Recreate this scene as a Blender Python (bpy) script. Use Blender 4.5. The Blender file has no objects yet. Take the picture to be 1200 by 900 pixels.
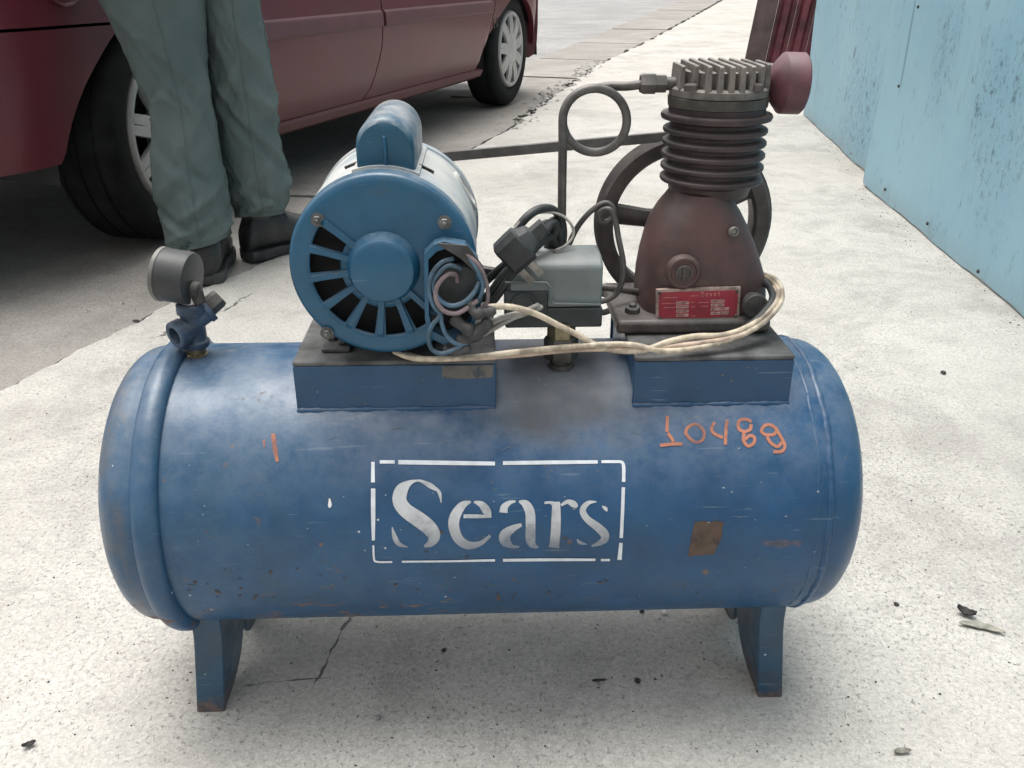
import bpy, bmesh, math, random
import numpy as np
from mathutils import Vector, Matrix, noise as mnoise
random.seed(7); RNG = np.random.default_rng(7)
S = bpy.context.scene
COL = S.collection
PI = math.pi
rad = math.radians

# ------------------------------------------------------------------ camera, sky, sun, exposure
CAM_H = 0.72; PITCH = rad(25.1); FPX = 1039.0
cam = bpy.data.cameras.new("camera"); camo = bpy.data.objects.new("camera", cam); COL.objects.link(camo)
cam.sensor_fit = 'HORIZONTAL'; cam.sensor_width = 36; cam.lens = FPX / 1200 * 36
cam.clip_start = 0.02; cam.clip_end = 2000
camo.location = (0, 0, CAM_H); camo.rotation_euler = (PI / 2 - PITCH, 0, 0)
S.camera = camo

SUN_EL = 79.0; SUN_AZ = -40.0       # azimuth from +Y towards +X, in degrees (negative: to the left, behind the car)
w = bpy.data.worlds.new("World"); S.world = w; w.use_nodes = True
wn = w.node_tree.nodes; wl = w.node_tree.links
bg = wn["Background"]; sky = wn.new("ShaderNodeTexSky"); sky.sky_type = 'NISHITA'
sky.sun_disc = False; sky.sun_elevation = rad(SUN_EL); sky.sun_rotation = rad(SUN_AZ)
sky.dust_density = 6.0; sky.air_density = 1.0; sky.ozone_density = 1.0
hs = wn.new("ShaderNodeHueSaturation"); hs.inputs["Saturation"].default_value = 0.04
wl.new(sky.outputs[0], hs.inputs["Color"]); wl.new(hs.outputs[0], bg.inputs[0]); bg.inputs[1].default_value = 0.15
sun = bpy.data.lights.new("sun", 'SUN'); suno = bpy.data.objects.new("sun", sun); COL.objects.link(suno)
sun.energy = 1.15; sun.angle = rad(40); sun.color = (1.0, 0.95, 0.875)
sd = Vector((math.sin(rad(SUN_AZ)) * math.cos(rad(SUN_EL)), math.cos(rad(SUN_AZ)) * math.cos(rad(SUN_EL)), math.sin(rad(SUN_EL))))
suno.rotation_euler = sd.to_track_quat('Z', 'Y').to_euler(); suno.location = (-2, 3, 4)
S.view_settings.view_transform = 'Standard'; S.view_settings.look = 'None'
S.view_settings.gamma = 1.0; S.view_settings.use_curve_mapping = False
S.view_settings.exposure = 0.64
S.render.engine = 'CYCLES'

# ------------------------------------------------------------------ pixel -> place helpers (photo pixels, 1200 x 900)
_fw = Vector((0, math.cos(PITCH), -math.sin(PITCH))); _up = Vector((0, math.sin(PITCH), math.cos(PITCH)))
_C = Vector((0, 0, CAM_H))
def ray(x, y): return _fw * FPX + Vector((1, 0, 0)) * (x - 600) - _up * (y - 450)
def gz(x, y, z=0.0):
    d = ray(x, y); return _C + d * ((z - CAM_H) / d.z)
def gy(x, y, Y):
    d = ray(x, y); return _C + d * (Y / d.y)
PSI = rad(2.0); ORG = Vector((0.0, 0.813, 0)); TR = 0.143; TZ = 0.2335
EX = Vector((math.cos(PSI), math.sin(PSI), 0)); EY = Vector((-math.sin(PSI), math.cos(PSI), 0))
def toL(P):
    v = P - ORG; return Vector((v.dot(EX), v.dot(EY), v.z))
def A(x, y, yl):                      # compressor frame, on the plane y = yl
    d = ray(x, y); t = (yl - (_C - ORG).dot(EY)) / d.dot(EY); return toL(_C + d * t)
def Z(x, y, z): return toL(gz(x, y, z))
def T(x, y, off=0.0):                 # on the tank's cylinder
    o = toL(_C); d = toL(_C + ray(x, y)) - o
    oy, oz = o.y, o.z - TZ; r = TR + off
    a = d.y * d.y + d.z * d.z; b = 2 * (oy * d.y + oz * d.z); c = oy * oy + oz * oz - r * r
    t = (-b - math.sqrt(max(0, b * b - 4 * a * c))) / (2 * a); return o + d * t

# ------------------------------------------------------------------ mesh helpers
class MB:
    def __init__(s): s.v = []; s.f = []
    def add(s, v, f):
        n = len(s.v); s.v += [tuple(p) for p in v]; s.f += [tuple(i + n for i in q) for q in f]; return s
    def box(s, lo, hi, M=None):
        x0, y0, z0 = lo; x1, y1, z1 = hi
        v = [Vector(p) for p in ((x0,y0,z0),(x1,y0,z0),(x1,y1,z0),(x0,y1,z0),(x0,y0,z1),(x1,y0,z1),(x1,y1,z1),(x0,y1,z1))]
        if M: v = [M @ p for p in v]
        return s.add(v, [(0,3,2,1),(4,5,6,7),(0,1,5,4),(1,2,6,5),(2,3,7,6),(3,0,4,7)])
    def loft(s, rings, closed=True, cap=True):
        n = len(rings[0]); v = [p for r in rings for p in r]; f = []
        for i in range(len(rings) - 1):
            for j in range(n if closed else n - 1):
                k = (j + 1) % n; f.append((i*n+j, i*n+k, (i+1)*n+k, (i+1)*n+j))
        if cap and closed:
            f.append(tuple(range(n - 1, -1, -1))); f.append(tuple((len(rings)-1)*n + j for j in range(n)))
        return s.add(v, f)
    def prism(s, poly, fn0, fn1):     # poly of 2D points, fn maps 2D -> 3D for the two ends
        return s.loft([[fn0(p) for p in poly], [fn1(p) for p in poly]])
    def lathe(s, prof, M, n=48, cap=True):   # prof: (axial, radius); axis = local Z of M
        rings = [[M @ Vector((r*math.cos(2*PI*j/n), r*math.sin(2*PI*j/n), a)) for j in range(n)] for a, r in prof]
        return s.loft(rings, True, cap)
    def tube(s, pts, r, n=10, res=6, cap=True, smooth=True):
        P = spline(pts, res) if smooth else [Vector(p) for p in pts]
        R = r if callable(r) else (lambda t: r)
        t0 = (P[1] - P[0]).normalized(); a = Vector((0, 0, 1))
        if abs(t0.dot(a)) > .9: a = Vector((0, 1, 0))
        u = t0.cross(a).normalized(); rings = []
        for i, p in enumerate(P):
            t = (P[min(i+1, len(P)-1)] - P[max(i-1, 0)]).normalized()
            u = (u - t * u.dot(t)).normalized(); q = t.cross(u); rr = R(i / (len(P) - 1))
            rings.append([p + (u*math.cos(2*PI*j/n) + q*math.sin(2*PI*j/n)) * rr for j in range(n)])
        return s.loft(rings, True, cap)
def spline(pts, res=6):
    P = [Vector(p) for p in pts]
    if len(P) < 3: return P
    out = []
    for i in range(len(P) - 1):
        p0, p1, p2, p3 = P[max(i-1, 0)], P[i], P[i+1], P[min(i+2, len(P)-1)]
        for k in range(res):
            t = k / res
            out.append(0.5*((2*p1) + (p2-p0)*t + (2*p0-5*p1+4*p2-p3)*t*t + (3*p1-p0-3*p2+p3)*t**3))
    out.append(P[-1]); return out
def axisM(origin, direction, roll=None):
    q = Vector(direction).to_track_quat('Z', 'Y'); return Matrix.Translation(origin) @ q.to_matrix().to_4x4()
def obj(name, mb, mat, parent=None, smooth=40, bevel=0, seg=2, subsurf=0):
    me = bpy.data.meshes.new(name); me.from_pydata(mb.v, [], mb.f)
    bm = bmesh.new(); bm.from_mesh(me); bmesh.ops.recalc_face_normals(bm, faces=bm.faces); bm.to_mesh(me); bm.free()
    me.validate(); me.materials.append(mat)
    o = bpy.data.objects.new(name, me); COL.objects.link(o)
    if parent: o.parent = parent
    if bevel:
        b = o.modifiers.new("bevel", 'BEVEL'); b.width = bevel; b.segments = seg; b.limit_method = 'ANGLE'; b.angle_limit = rad(40)
    if subsurf:
        b = o.modifiers.new("sub", 'SUBSURF'); b.levels = subsurf; b.render_levels = subsurf
    if smooth:
        me.shade_smooth()
        if smooth < 180:
            try: me.set_sharp_from_angle(angle=rad(smooth))
            except Exception: pass
    return o
def tag(o, label=None, cat=None, group=None, kind=None):
    if label: o["label"] = label
    if cat: o["category"] = cat
    if group: o["group"] = group
    if kind: o["kind"] = kind
    return o
def empty(name, loc=(0, 0, 0), rz=0.0):
    o = bpy.data.objects.new(name, None); COL.objects.link(o); o.location = loc; o.rotation_euler = (0, 0, rz); o.empty_display_size = .1
    return o
def hexprof(r): return [(r*math.cos(PI/3*k), r*math.sin(PI/3*k)) for k in range(6)]
def hexnut(mb, c, d, r, h, dome=0):
    M = axisM(c, d); mb.loft([[M @ Vector((x, y, z)) for x, y in hexprof(r*s)] for z, s in ((0, 1), (h*.8, 1), (h, .86))])
    if dome: mb.lathe([(h, r*.5), (h+dome*.7, r*.48), (h+dome, r*.3)], M, 10)

# ------------------------------------------------------------------ materials
class Mat:
    def __init__(s, name, rough=.5, metal=0.0, spec=.5):
        s.m = bpy.data.materials.new(name); s.m.use_nodes = True; s.nt = s.m.node_tree
        s.b = s.nt.nodes["Principled BSDF"]; s.b.inputs["Roughness"].default_value = rough
        s.b.inputs["Metallic"].default_value = metal; s.b.inputs["Specular IOR Level"].default_value = spec
        s.tc = s.nt.nodes.new("ShaderNodeTexCoord"); s.co = s.tc.outputs["Object"]; s.geo = None
    def n(s, t): return s.nt.nodes.new(t)
    def lk(s, a, b): s.nt.links.new(a, b)
    def scaled(s, v, rot=(0,0,0)):
        m = s.n("ShaderNodeMapping"); m.inputs["Scale"].default_value = v; m.inputs["Rotation"].default_value = rot; s.lk(s.co, m.inputs[0]); return m.outputs[0]
    def noise(s, scale, detail=4, rough=.55, dist=0.0, co=None):
        t = s.n("ShaderNodeTexNoise"); t.inputs["Scale"].default_value = scale; t.inputs["Detail"].default_value = detail
        t.inputs["Roughness"].default_value = rough; t.inputs["Distortion"].default_value = dist
        s.lk(co or s.co, t.inputs["Vector"]); return t.outputs["Fac"]
    def voro(s, scale, co=None, feature='F1', rnd=1.0):
        t = s.n("ShaderNodeTexVoronoi"); t.feature = feature; t.inputs["Scale"].default_value = scale; t.inputs["Randomness"].default_value = rnd
        s.lk(co or s.co, t.inputs["Vector"]); return t.outputs["Distance"]
    def rng(s, x, a, b, lo=0.0, hi=1.0):
        t = s.n("ShaderNodeMapRange"); t.inputs[1].default_value = a; t.inputs[2].default_value = b; t.inputs[3].default_value = lo; t.inputs[4].default_value = hi
        t.interpolation_type = 'SMOOTHSTEP'; s.lk(x, t.inputs[0]); return t.outputs[0]
    def math(s, op, a, b=None):
        t = s.n("ShaderNodeMath"); t.operation = op
        for i, x in enumerate((a, b)):
            if x is None: continue
            if isinstance(x, (int, float)): t.inputs[i].default_value = x
            else: s.lk(x, t.inputs[i])
        return t.outputs[0]
    def mix(s, fac, a, b):
        t = s.n("ShaderNodeMix"); t.data_type = 'RGBA'
        for i, x in ((0, fac), (6, a), (7, b)):
            if isinstance(x, (int, float)): t.inputs[i].default_value = x
            elif isinstance(x, tuple): t.inputs[i].default_value = (*x, 1)
            else: s.lk(x, t.inputs[i])
        return t.outputs[2]
    def nz(s):
        if not s.geo: s.geo = s.n("ShaderNodeNewGeometry")
        sp = s.n("ShaderNodeSeparateXYZ"); s.lk(s.geo.outputs["Normal"], sp.inputs[0]); return sp.outputs[2]
    def xyz(s):
        sp = s.n("ShaderNodeSeparateXYZ"); s.lk(s.co, sp.inputs[0]); return sp.outputs
    def spot(s, c, r, soft, nscale=60, namp=.01, stretch=(1,1,1)):
        nn = s.n("ShaderNodeTexNoise"); nn.inputs["Scale"].default_value = nscale; s.lk(s.co, nn.inputs["Vector"])
        v = s.n("ShaderNodeVectorMath"); v.operation = 'SUBTRACT'; s.lk(s.co, v.inputs[0]); v.inputs[1].default_value = c
        m = s.n("ShaderNodeVectorMath"); m.operation = 'MULTIPLY'; s.lk(v.outputs[0], m.inputs[0]); m.inputs[1].default_value = stretch
        l = s.n("ShaderNodeVectorMath"); l.operation = 'LENGTH'; s.lk(m.outputs[0], l.inputs[0])
        d = s.math('ADD', l.outputs["Value"], s.math('MULTIPLY', s.math('SUBTRACT', nn.outputs["Fac"], .5), namp * 4))
        return s.rng(d, r - soft, r + soft, 1, 0)
    def color(s, c):
        if isinstance(c, tuple): s.b.inputs["Base Color"].default_value = (*c, 1)
        else: s.lk(c, s.b.inputs["Base Color"])
        return s
    def rough(s, r): s.lk(r, s.b.inputs["Roughness"]); return s
    def bump(s, h, strength=.3, dist=.001):
        t = s.n("ShaderNodeBump"); t.inputs["Strength"].default_value = strength; t.inputs["Distance"].default_value = dist
        s.lk(h, t.inputs["Height"]); s.lk(t.outputs[0], s.b.inputs["Normal"]); return s
def simple(name, col, rough=.5, metal=0.0, var=.25, scale=40, bump=.15, dust=0.0, dustc=(.36, .34, .31), spec=.5, dark=None, bscale=None):
    m = Mat(name, rough, metal, spec)
    c2 = dark or tuple(x * (1 - var*1.6) for x in col); c1 = tuple(min(1, x * (1 + var)) for x in col)
    nz = m.noise(scale, 6, .6)
    c = m.mix(m.rng(nz, .32, .68), c2, c1)
    if dust:
        d = m.math('MULTIPLY', m.rng(m.nz(), .1, .95), m.rng(m.noise(scale*.6, 5), .3, .62))
        c = m.mix(m.math('MULTIPLY', d, dust), c, dustc)
    m.color(c)
    if bump: m.bump(m.noise((bscale or scale*6), 4), bump, .001)
    return m.m

def blue_paint(name, tank=False, dust=.55, base=(.008, .074, .185), dark=(.007, .053, .128), feet=False):
    m = Mat(name, .36, 0, .5); grime = None
    c = m.mix(m.rng(m.noise(15, 8, .7), .32, .68), dark, base)
    c = m.mix(m.math('MULTIPLY', m.rng(m.noise(16, 8, .75, .6), .46, .72), .22), c, (.05, .13, .19))          # chalked paint
    sm = m.noise(38, 6, .65, .4, m.scaled((.6, 1, 1.6)))
    c = m.mix(m.math('MULTIPLY', m.rng(sm, .60, .70), .25), c, (.055, .075, .09))                            # rubbed, greasy
    fine = m.noise(120, 3, .6)
    c = m.mix(m.math('MULTIPLY', m.rng(fine, .42, .75), .22), c, (.012, .03, .06))
    rn = m.noise(42, 7, .70, .4, m.scaled((.75, 1, 1.1)))
    rust = m.rng(rn, .68, .73)
    if tank:
        x, y, z = m.xyz()
        low = m.math('ADD', m.rng(z, .13, .27, .088, -.012), m.rng(x, -.36, .2, .04, -.02))
        rust = m.rng(m.math('ADD', rn, low), .655, .715)
        hz = m.math('MULTIPLY', m.rng(m.math('ADD', x, m.math('MULTIPLY', m.noise(6, 5), .25)), -.22, .12, 1, 0), m.rng(m.noise(34, 8, .75), .3, .7, .10, .45))
        c = m.mix(m.math('MULTIPLY', hz, m.rng(z, .10, .30, .25, 1)), c, (.085, .155, .21))               # paler, greyer blue towards the left and the top
        band = m.math('MULTIPLY', m.rng(x, -.345, -.358, 0, 1), m.rng(m.noise(20, 6, .7, .4, m.scaled((2.5, 1, 1))), .42, .68))
        c = m.mix(m.math('MULTIPLY', band, .6), c, (.13, .115, .10))                                       # brownish film on the left dome
        p = T(912, 637); rust = m.math('MAXIMUM', rust, m.math('MULTIPLY', m.spot(tuple(p), .012, .003, 90, .006, (.6, 1, 3.)), .6))
    if feet:
        x, y, z = m.xyz(); rust = m.math('MAXIMUM', rust, m.math('MULTIPLY', m.rng(m.math('ADD', z, m.math('MULTIPLY', m.math('SUBTRACT', m.noise(45, 5, .7), .5), .09)), .0, .03, 1, 0), .8))
    rcol = m.mix(m.rng(m.noise(160, 3), .35, .65), (.10, .06, .042), (.19, .115, .075))
    c = m.mix(m.math('MULTIPLY', rust, .82), c, rcol)
    chip = m.math('MULTIPLY', m.rng(m.math('ADD', m.voro(95), m.math('MULTIPLY', m.noise(240, 3), .25)), .20, .23, 1, 0), m.rng(m.noise(11, 5, .6), .52, .60))
    c = m.mix(m.math('MULTIPLY', chip, .75), c, (.13, .105, .085))                                          # hard-edged chips
    sc = m.noise(60, 3, .5, 0, m.scaled((.35, 1, 6), (0, .25, 0)))
    c = m.mix(m.math('MULTIPLY', m.rng(sc, .69, .73), .45), c, (.15, .21, .26))                              # scratches
    v = m.voro(75); tv = m.rng(v, .06, .10, 1, 0)
    c = m.mix(m.math('MULTIPLY', tv, m.math('MULTIPLY', m.rng(m.noise(14, 2), .60, .63), .8)), c, (.62, .66, .68))   # paint flecks
    if dust:
        d = m.math('MULTIPLY', m.rng(m.nz(), .15, .95), m.rng(m.noise(30, 8, .75), .30, .70))
        c = m.mix(m.math('MULTIPLY', d, dust), c, (.27, .28, .29))
        if tank:   # grime between the two brackets
            x, y, z = m.xyz()
            g = m.math('MULTIPLY', m.rng(m.math('ABSOLUTE', m.math('SUBTRACT', x, .045)), .03, .11, 1, 0), m.rng(m.math('ADD', m.nz(), m.math('MULTIPLY', m.noise(20), .3)), .75, .98))
            c = m.mix(m.math('MULTIPLY', g, .8), c, (.075, .072, .07)); grime = g
    m.color(c)
    if grime is not None: rust = m.math('MAXIMUM', rust, grime)
    m.rough(m.math('ADD', m.rng(m.noise(40, 7, .7), .3, .7, .28, .46), m.math('MULTIPLY', rust, .3)))
    m.bump(m.math('ADD', m.noise(24, 5, .6), m.math('MULTIPLY', m.noise(300, 3), .25)), .22, .002)
    return m.m

MT = {}
MT['tank'] = blue_paint('blue_tank_paint', True, .38)
MT['blue'] = blue_paint('blue_bracket_paint', False, .25, (.009, .064, .15), (.008, .050, .115))
MT['face'] = blue_paint('blue_motor_paint', False, .45, (.016, .105, .20), (.012, .08, .15))
MT['capcover'] = blue_paint('dusty_blue_cover_paint', False, 1.5, (.016, .095, .165), (.012, .07, .12))
MT['leg'] = blue_paint('blue_leg_paint', False, .1, (.015, .068, .135), (.03, .055, .08), True)
MT['plateau'] = simple('grimy_bracket_top', (.10, .10, .10), .7, var=.35, scale=30)
MT['housing'] = simple('dusty_motor_shell', (.40, .41, .40), .6, var=.18, scale=22, dust=.75, dustc=(.52, .50, .46), dark=(.22, .28, .33))
MT['black'] = simple('dark_cavity', (.008, .009, .011), .8, var=.1)
MT['rubber'] = simple('black_rubber_cord', (.035, .038, .04), .55, var=.25, dust=.25, dustc=(.16, .16, .155))
MT['belt'] = simple('worn_drive_belt', (.075, .07, .066), .7, var=.25, dust=.35, dustc=(.2, .19, .18))
MT['castiron'] = simple('oily_cast_iron', (.09, .078, .073), .5, var=.3, scale=28, dust=.35, dustc=(.20, .18, .17), bump=.3)
MT['maroon'] = simple('maroon_pump_enamel', (.082, .042, .040), .5, var=.35, scale=24, dust=.4, dustc=(.19, .16, .15), bump=.45, dark=(.058, .038, .035), bscale=110)
MT['maroonfin'] = simple('grimy_maroon_fins', (.040, .026, .026), .48, var=.35, scale=26, dust=.5, dustc=(.12, .105, .10), bump=.3)
MT['head'] = simple('dusty_grey_head', (.17, .155, .14), .6, var=.3, scale=35, dust=.55, dustc=(.34, .31, .28), bump=.35)
MT['filter'] = simple('faded_maroon_filter', (.12, .048, .06), .55, var=.25, scale=25, dust=.5, dustc=(.22, .14, .145))
MT['tube'] = simple('dull_metal_tube', (.12, .112, .105), .5, .35, var=.25, dust=.3, dustc=(.32, .30, .28))
MT['brass'] = simple('aged_brass', (.20, .175, .11), .45, .6, var=.35, scale=60)
MT['iron'] = simple('blackened_pipe', (.07, .068, .066), .6, .3, var=.3, dust=.25)
MT['steel'] = simple('dull_steel', (.30, .29, .27), .45, .7, var=.3)
MT['dullbolt'] = simple('dull_grey_bolt', (.15, .15, .145), .5, .4, var=.3)
MT['switch'] = simple('grey_switch_cover', (.17, .20, .20), .5, var=.14, scale=14, dust=.6, dustc=(.42, .40, .38), bump=.08)
MT['switchbase'] = simple('dark_switch_base', (.04, .048, .052), .55, var=.2)
MT['valve'] = simple('blue_grey_valve', (.05, .085, .14), .5, .2, var=.3, scale=50, dust=.3)
MT['gauge'] = simple('grey_gauge_case', (.036, .038, .04), .5, var=.12, dust=.12, dustc=(.2, .2, .19))
MT['gaugerim'] = simple('pale_gauge_rim', (.17, .165, .15), .55, .1, var=.2)
MT['white'] = simple('white_thread_tape', (.75, .74, .72), .6, var=.06)
MT['cream'] = simple('cream_cable', (.58, .50, .38), .45, var=.18, scale=60, dark=(.27, .22, .17))
MT['cream2'] = simple('pinkish_cable', (.55, .42, .32), .45, var=.18, scale=45, dark=(.33, .25, .2))
MT['greywire'] = simple('grey_cable', (.36, .34, .31), .5, var=.25, scale=45)
MT['bluewire'] = simple('blue_wire', (.06, .12, .18), .45, var=.3, scale=60, dust=.35)
MT['pinkwire'] = simple('pink_grey_wire', (.21, .16, .17), .5, var=.25, scale=60)
MT['tape'] = simple('dirty_tape', (.05, .05, .052), .6, var=.4, dust=.4, dustc=(.16, .15, .14))
MT['redplate'] = simple('red_name_plate', (.30, .022, .04), .4, var=.2, scale=30, dark=(.19, .03, .04))
MT['platerim'] = simple('worn_plate_edge', (.36, .27, .24), .5, .2, var=.3, scale=90)
MT['platefield'] = simple('pale_plate_field', (.50, .30, .27), .5, var=.2, scale=200)
MT['fieldtext'] = simple('faded_plate_print', (.23, .10, .095), .5, var=.2, scale=200)
MT['plateletter'] = simple('pale_red_print', (.55, .20, .19), .5, var=.15, scale=200)
def worn_print(name, col, lo, hi, amt=1.0, fade=False):
    m = Mat(name, .6, 0, .3)
    m.color(m.mix(m.rng(m.noise(70, 5), .3, .7), tuple(x*.8 for x in col), col))
    wear = m.rng(m.noise(34, 6, .68, .3), lo, hi)
    al = m.math('SUBTRACT', 1.0, m.math('MULTIPLY', wear, amt))
    if fade:      # the spray thinned out towards the feet of the letters
        x, y, z = m.xyz(); zl = T(590, 642).z; zh_ = T(590, 600).z
        al = m.math('MULTIPLY', al, m.rng(m.math('ADD', z, m.math('MULTIPLY', m.math('SUBTRACT', m.noise(30, 3), .5), .03)), zl - .014, zh_, .25, 1.0))
    m.lk(al, m.b.inputs["Alpha"]); return m.m
MT['letters'] = worn_print('worn_white_stencil', (.56, .58, .60), .46, .85, .75, True)
MT['frame'] = worn_print('white_stencil_frame', (.72, .76, .80), .66, .76, .7)
MT['orange'] = worn_print('orange_marker', (.46, .19, .12), .44, .78, .75)

def carpaint():
    m = Mat('maroon_car_paint', .38, 0, .35)
    c = m.mix(m.rng(m.noise(3, 4), .3, .7), (.105, .013, .022), (.085, .011, .018))
    c = m.mix(m.math('MULTIPLY', m.rng(m.noise(1.6, 6, .6), .3, .7), .25), c, (.085, .04, .043))
    x, y, z = m.xyz()
    c = m.mix(m.math('MULTIPLY', m.rng(m.math('ADD', z, m.math('MULTIPLY', m.noise(7, 5), .25)), .25, .52, 1, 0), .3), c, (.08, .05, .048))  # road dust on the sills
    m.color(c); m.b.inputs["Coat Weight"].default_value = .12; m.b.inputs["Coat Roughness"].default_value = .12
    m.bump(m.noise(1.5, 2), .05, .01); return m.m
MT['car'] = carpaint()
MT['moulding'] = simple('faded_maroon_moulding', (.095, .032, .039), .5, var=.12, scale=6)
MT['tyre'] = simple('tyre_rubber', (.011, .012, .013), .85, var=.3, scale=12, spec=.2)
MT['cover'] = simple('silver_wheel_cover', (.36, .36, .355), .42, .2, var=.1, scale=10)
MT['coverdark'] = simple('dark_wheel_cavity', (.015, .015, .016), .8, var=.1)
MT['glass'] = simple('dark_car_glass', (.012, .016, .018), .06, var=.05, bump=0, spec=.6)
MT['lamp'] = simple('clear_lamp_lens', (.5, .5, .48), .15, var=.05, bump=0)
MT['redlamp'] = simple('red_lamp_lens', (.35, .015, .015), .15, var=.05, bump=0)
MT['plastic'] = simple('black_car_plastic', (.02, .02, .021), .6, var=.15)
MT['greytrim'] = simple('grey_bumper_end', (.36, .34, .34), .45, var=.12, scale=8)

def trousers():
    m = Mat('grey_green_work_cloth', .92, 0, .15)
    c = m.mix(m.rng(m.noise(5, 5, .6), .3, .7), (.088, .120, .120), (.125, .155, .152))
    c = m.mix(m.math('MULTIPLY', m.rng(m.noise(11, 6, .7), .55, .75), .35), c, (.13, .135, .12))
    m.color(c); m.bump(m.math('ADD', m.noise(14, 4, .5, .6), m.math('MULTIPLY', m.noise(900, 2), .3)), .35, .006)
    return m.m
MT['trousers'] = trousers()
MT['leather'] = simple('black_shoe_leather', (.018, .019, .021), .42, var=.3, scale=25, dust=.25, dustc=(.12, .115, .11))
MT['sole'] = simple('grey_shoe_sole', (.045, .045, .046), .7, var=.3, scale=25)
MT['skin'] = simple('brown_skin', (.32, .19, .13), .55, var=.1, scale=12, bump=.1)
MT['hair'] = simple('black_hair', (.015, .012, .01), .6, var=.2, scale=120)
MT['shirt'] = simple('grey_green_work_shirt', (.075, .115, .112), .9, var=.15, scale=8, bump=.3, bscale=30)
MT['eye'] = simple('eye_white', (.6, .58, .55), .3, var=.05)

def wallpaint():
    m = Mat('light_blue_sheet_paint', .5, 0, .4)
    c = m.mix(m.rng(m.noise(1.6, 5, .6), .3, .7), (.25, .445, .54), (.30, .495, .58))
    c = m.mix(m.math('MULTIPLY', m.rng(m.noise(3.2, 6, .65), .42, .66), .35), c, (.15, .34, .47))
    st = m.noise(7, 6, .65, .3, m.scaled((2.2, 2.2, .45)))
    c = m.mix(m.math('MULTIPLY', m.rng(st, .56, .72), .45), c, (.13, .25, .31))
    dk = m.noise(22, 7, .7, .2, m.scaled((1.3, 1.3, .6), (.12, 0, 0)))
    area = m.rng(m.noise(1.9, 4), .36, .62)
    a_, b_ = gz(1199, 376), gz(1013, 217)
    def on_wall(px, py):
        d = ray(px, py); e = (b_ - a_).normalized(); nn = Vector((-e.y, e.x, 0)); return tuple(_C + d * ((a_ - _C).dot(nn) / d.dot(nn)) - Vector((b_.x, b_.y, 0)))
    fine = m.noise(60, 6, .75, .3, m.scaled((1, 1, .7)))
    for (px, py, rr, st_) in ((1172, 150, .16, (1, 1, .8)), (1165, 95, .07, (1, 1, .8)), (985, 125, .30, (.8, .8, 1.4)), (1110, 60, .10, (1, 1, .7)), (1095, 285, .07, (1, 1, 1))):
        k = m.math('MULTIPLY', m.spot(on_wall(px, py), rr, rr*.7, 9, rr*.3, st_), m.rng(fine, .53, .63))
        c = m.mix(m.math('MULTIPLY', k, .75), c, (.035, .07, .10))
        c = m.mix(m.math('MULTIPLY', m.spot(on_wall(px, py), rr, rr*.8, 9, rr*.3, st_), .15), c, (.08, .22, .36))
    k = m.spot(on_wall(1062, 50), .10, .02, 14, .010, (9, 9, .55)); c = m.mix(m.math('MULTIPLY', k, .55), c, (.06, .14, .19))
    c = m.mix(m.math('MULTIPLY', m.math('MULTIPLY', m.rng(dk, .57, .66), area), .7), c, (.03, .055, .075))
    v = m.rng(m.math('ADD', m.voro(17, m.scaled((1, 1, .5), (.5, 0, 0))), m.math('MULTIPLY', m.noise(70, 3), .12)), .12, .18, 1, 0)
    c = m.mix(m.math('MULTIPLY', m.math('MULTIPLY', v, m.rng(m.noise(4, 2), .53, .60)), .7), c, (.03, .05, .06))
    x, y, z = m.xyz()
    lowm = m.rng(m.math('ADD', z, m.math('MULTIPLY', m.noise(14, 5), -.12)), -.06, .03, 1, 0)
    c = m.mix(m.math('MULTIPLY', lowm, .45), c, (.26, .34, .37))
    m.color(c); m.bump(m.noise(5, 5), .25, .01); return m.m
MT['wall'] = wallpaint()
MT['gate'] = simple('maroon_sheet_paint', (.11, .025, .038), .5, var=.35, scale=5)
MT['gateframe'] = simple('rusty_gate_frame', (.085, .06, .06), .6, var=.25, scale=6)

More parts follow.
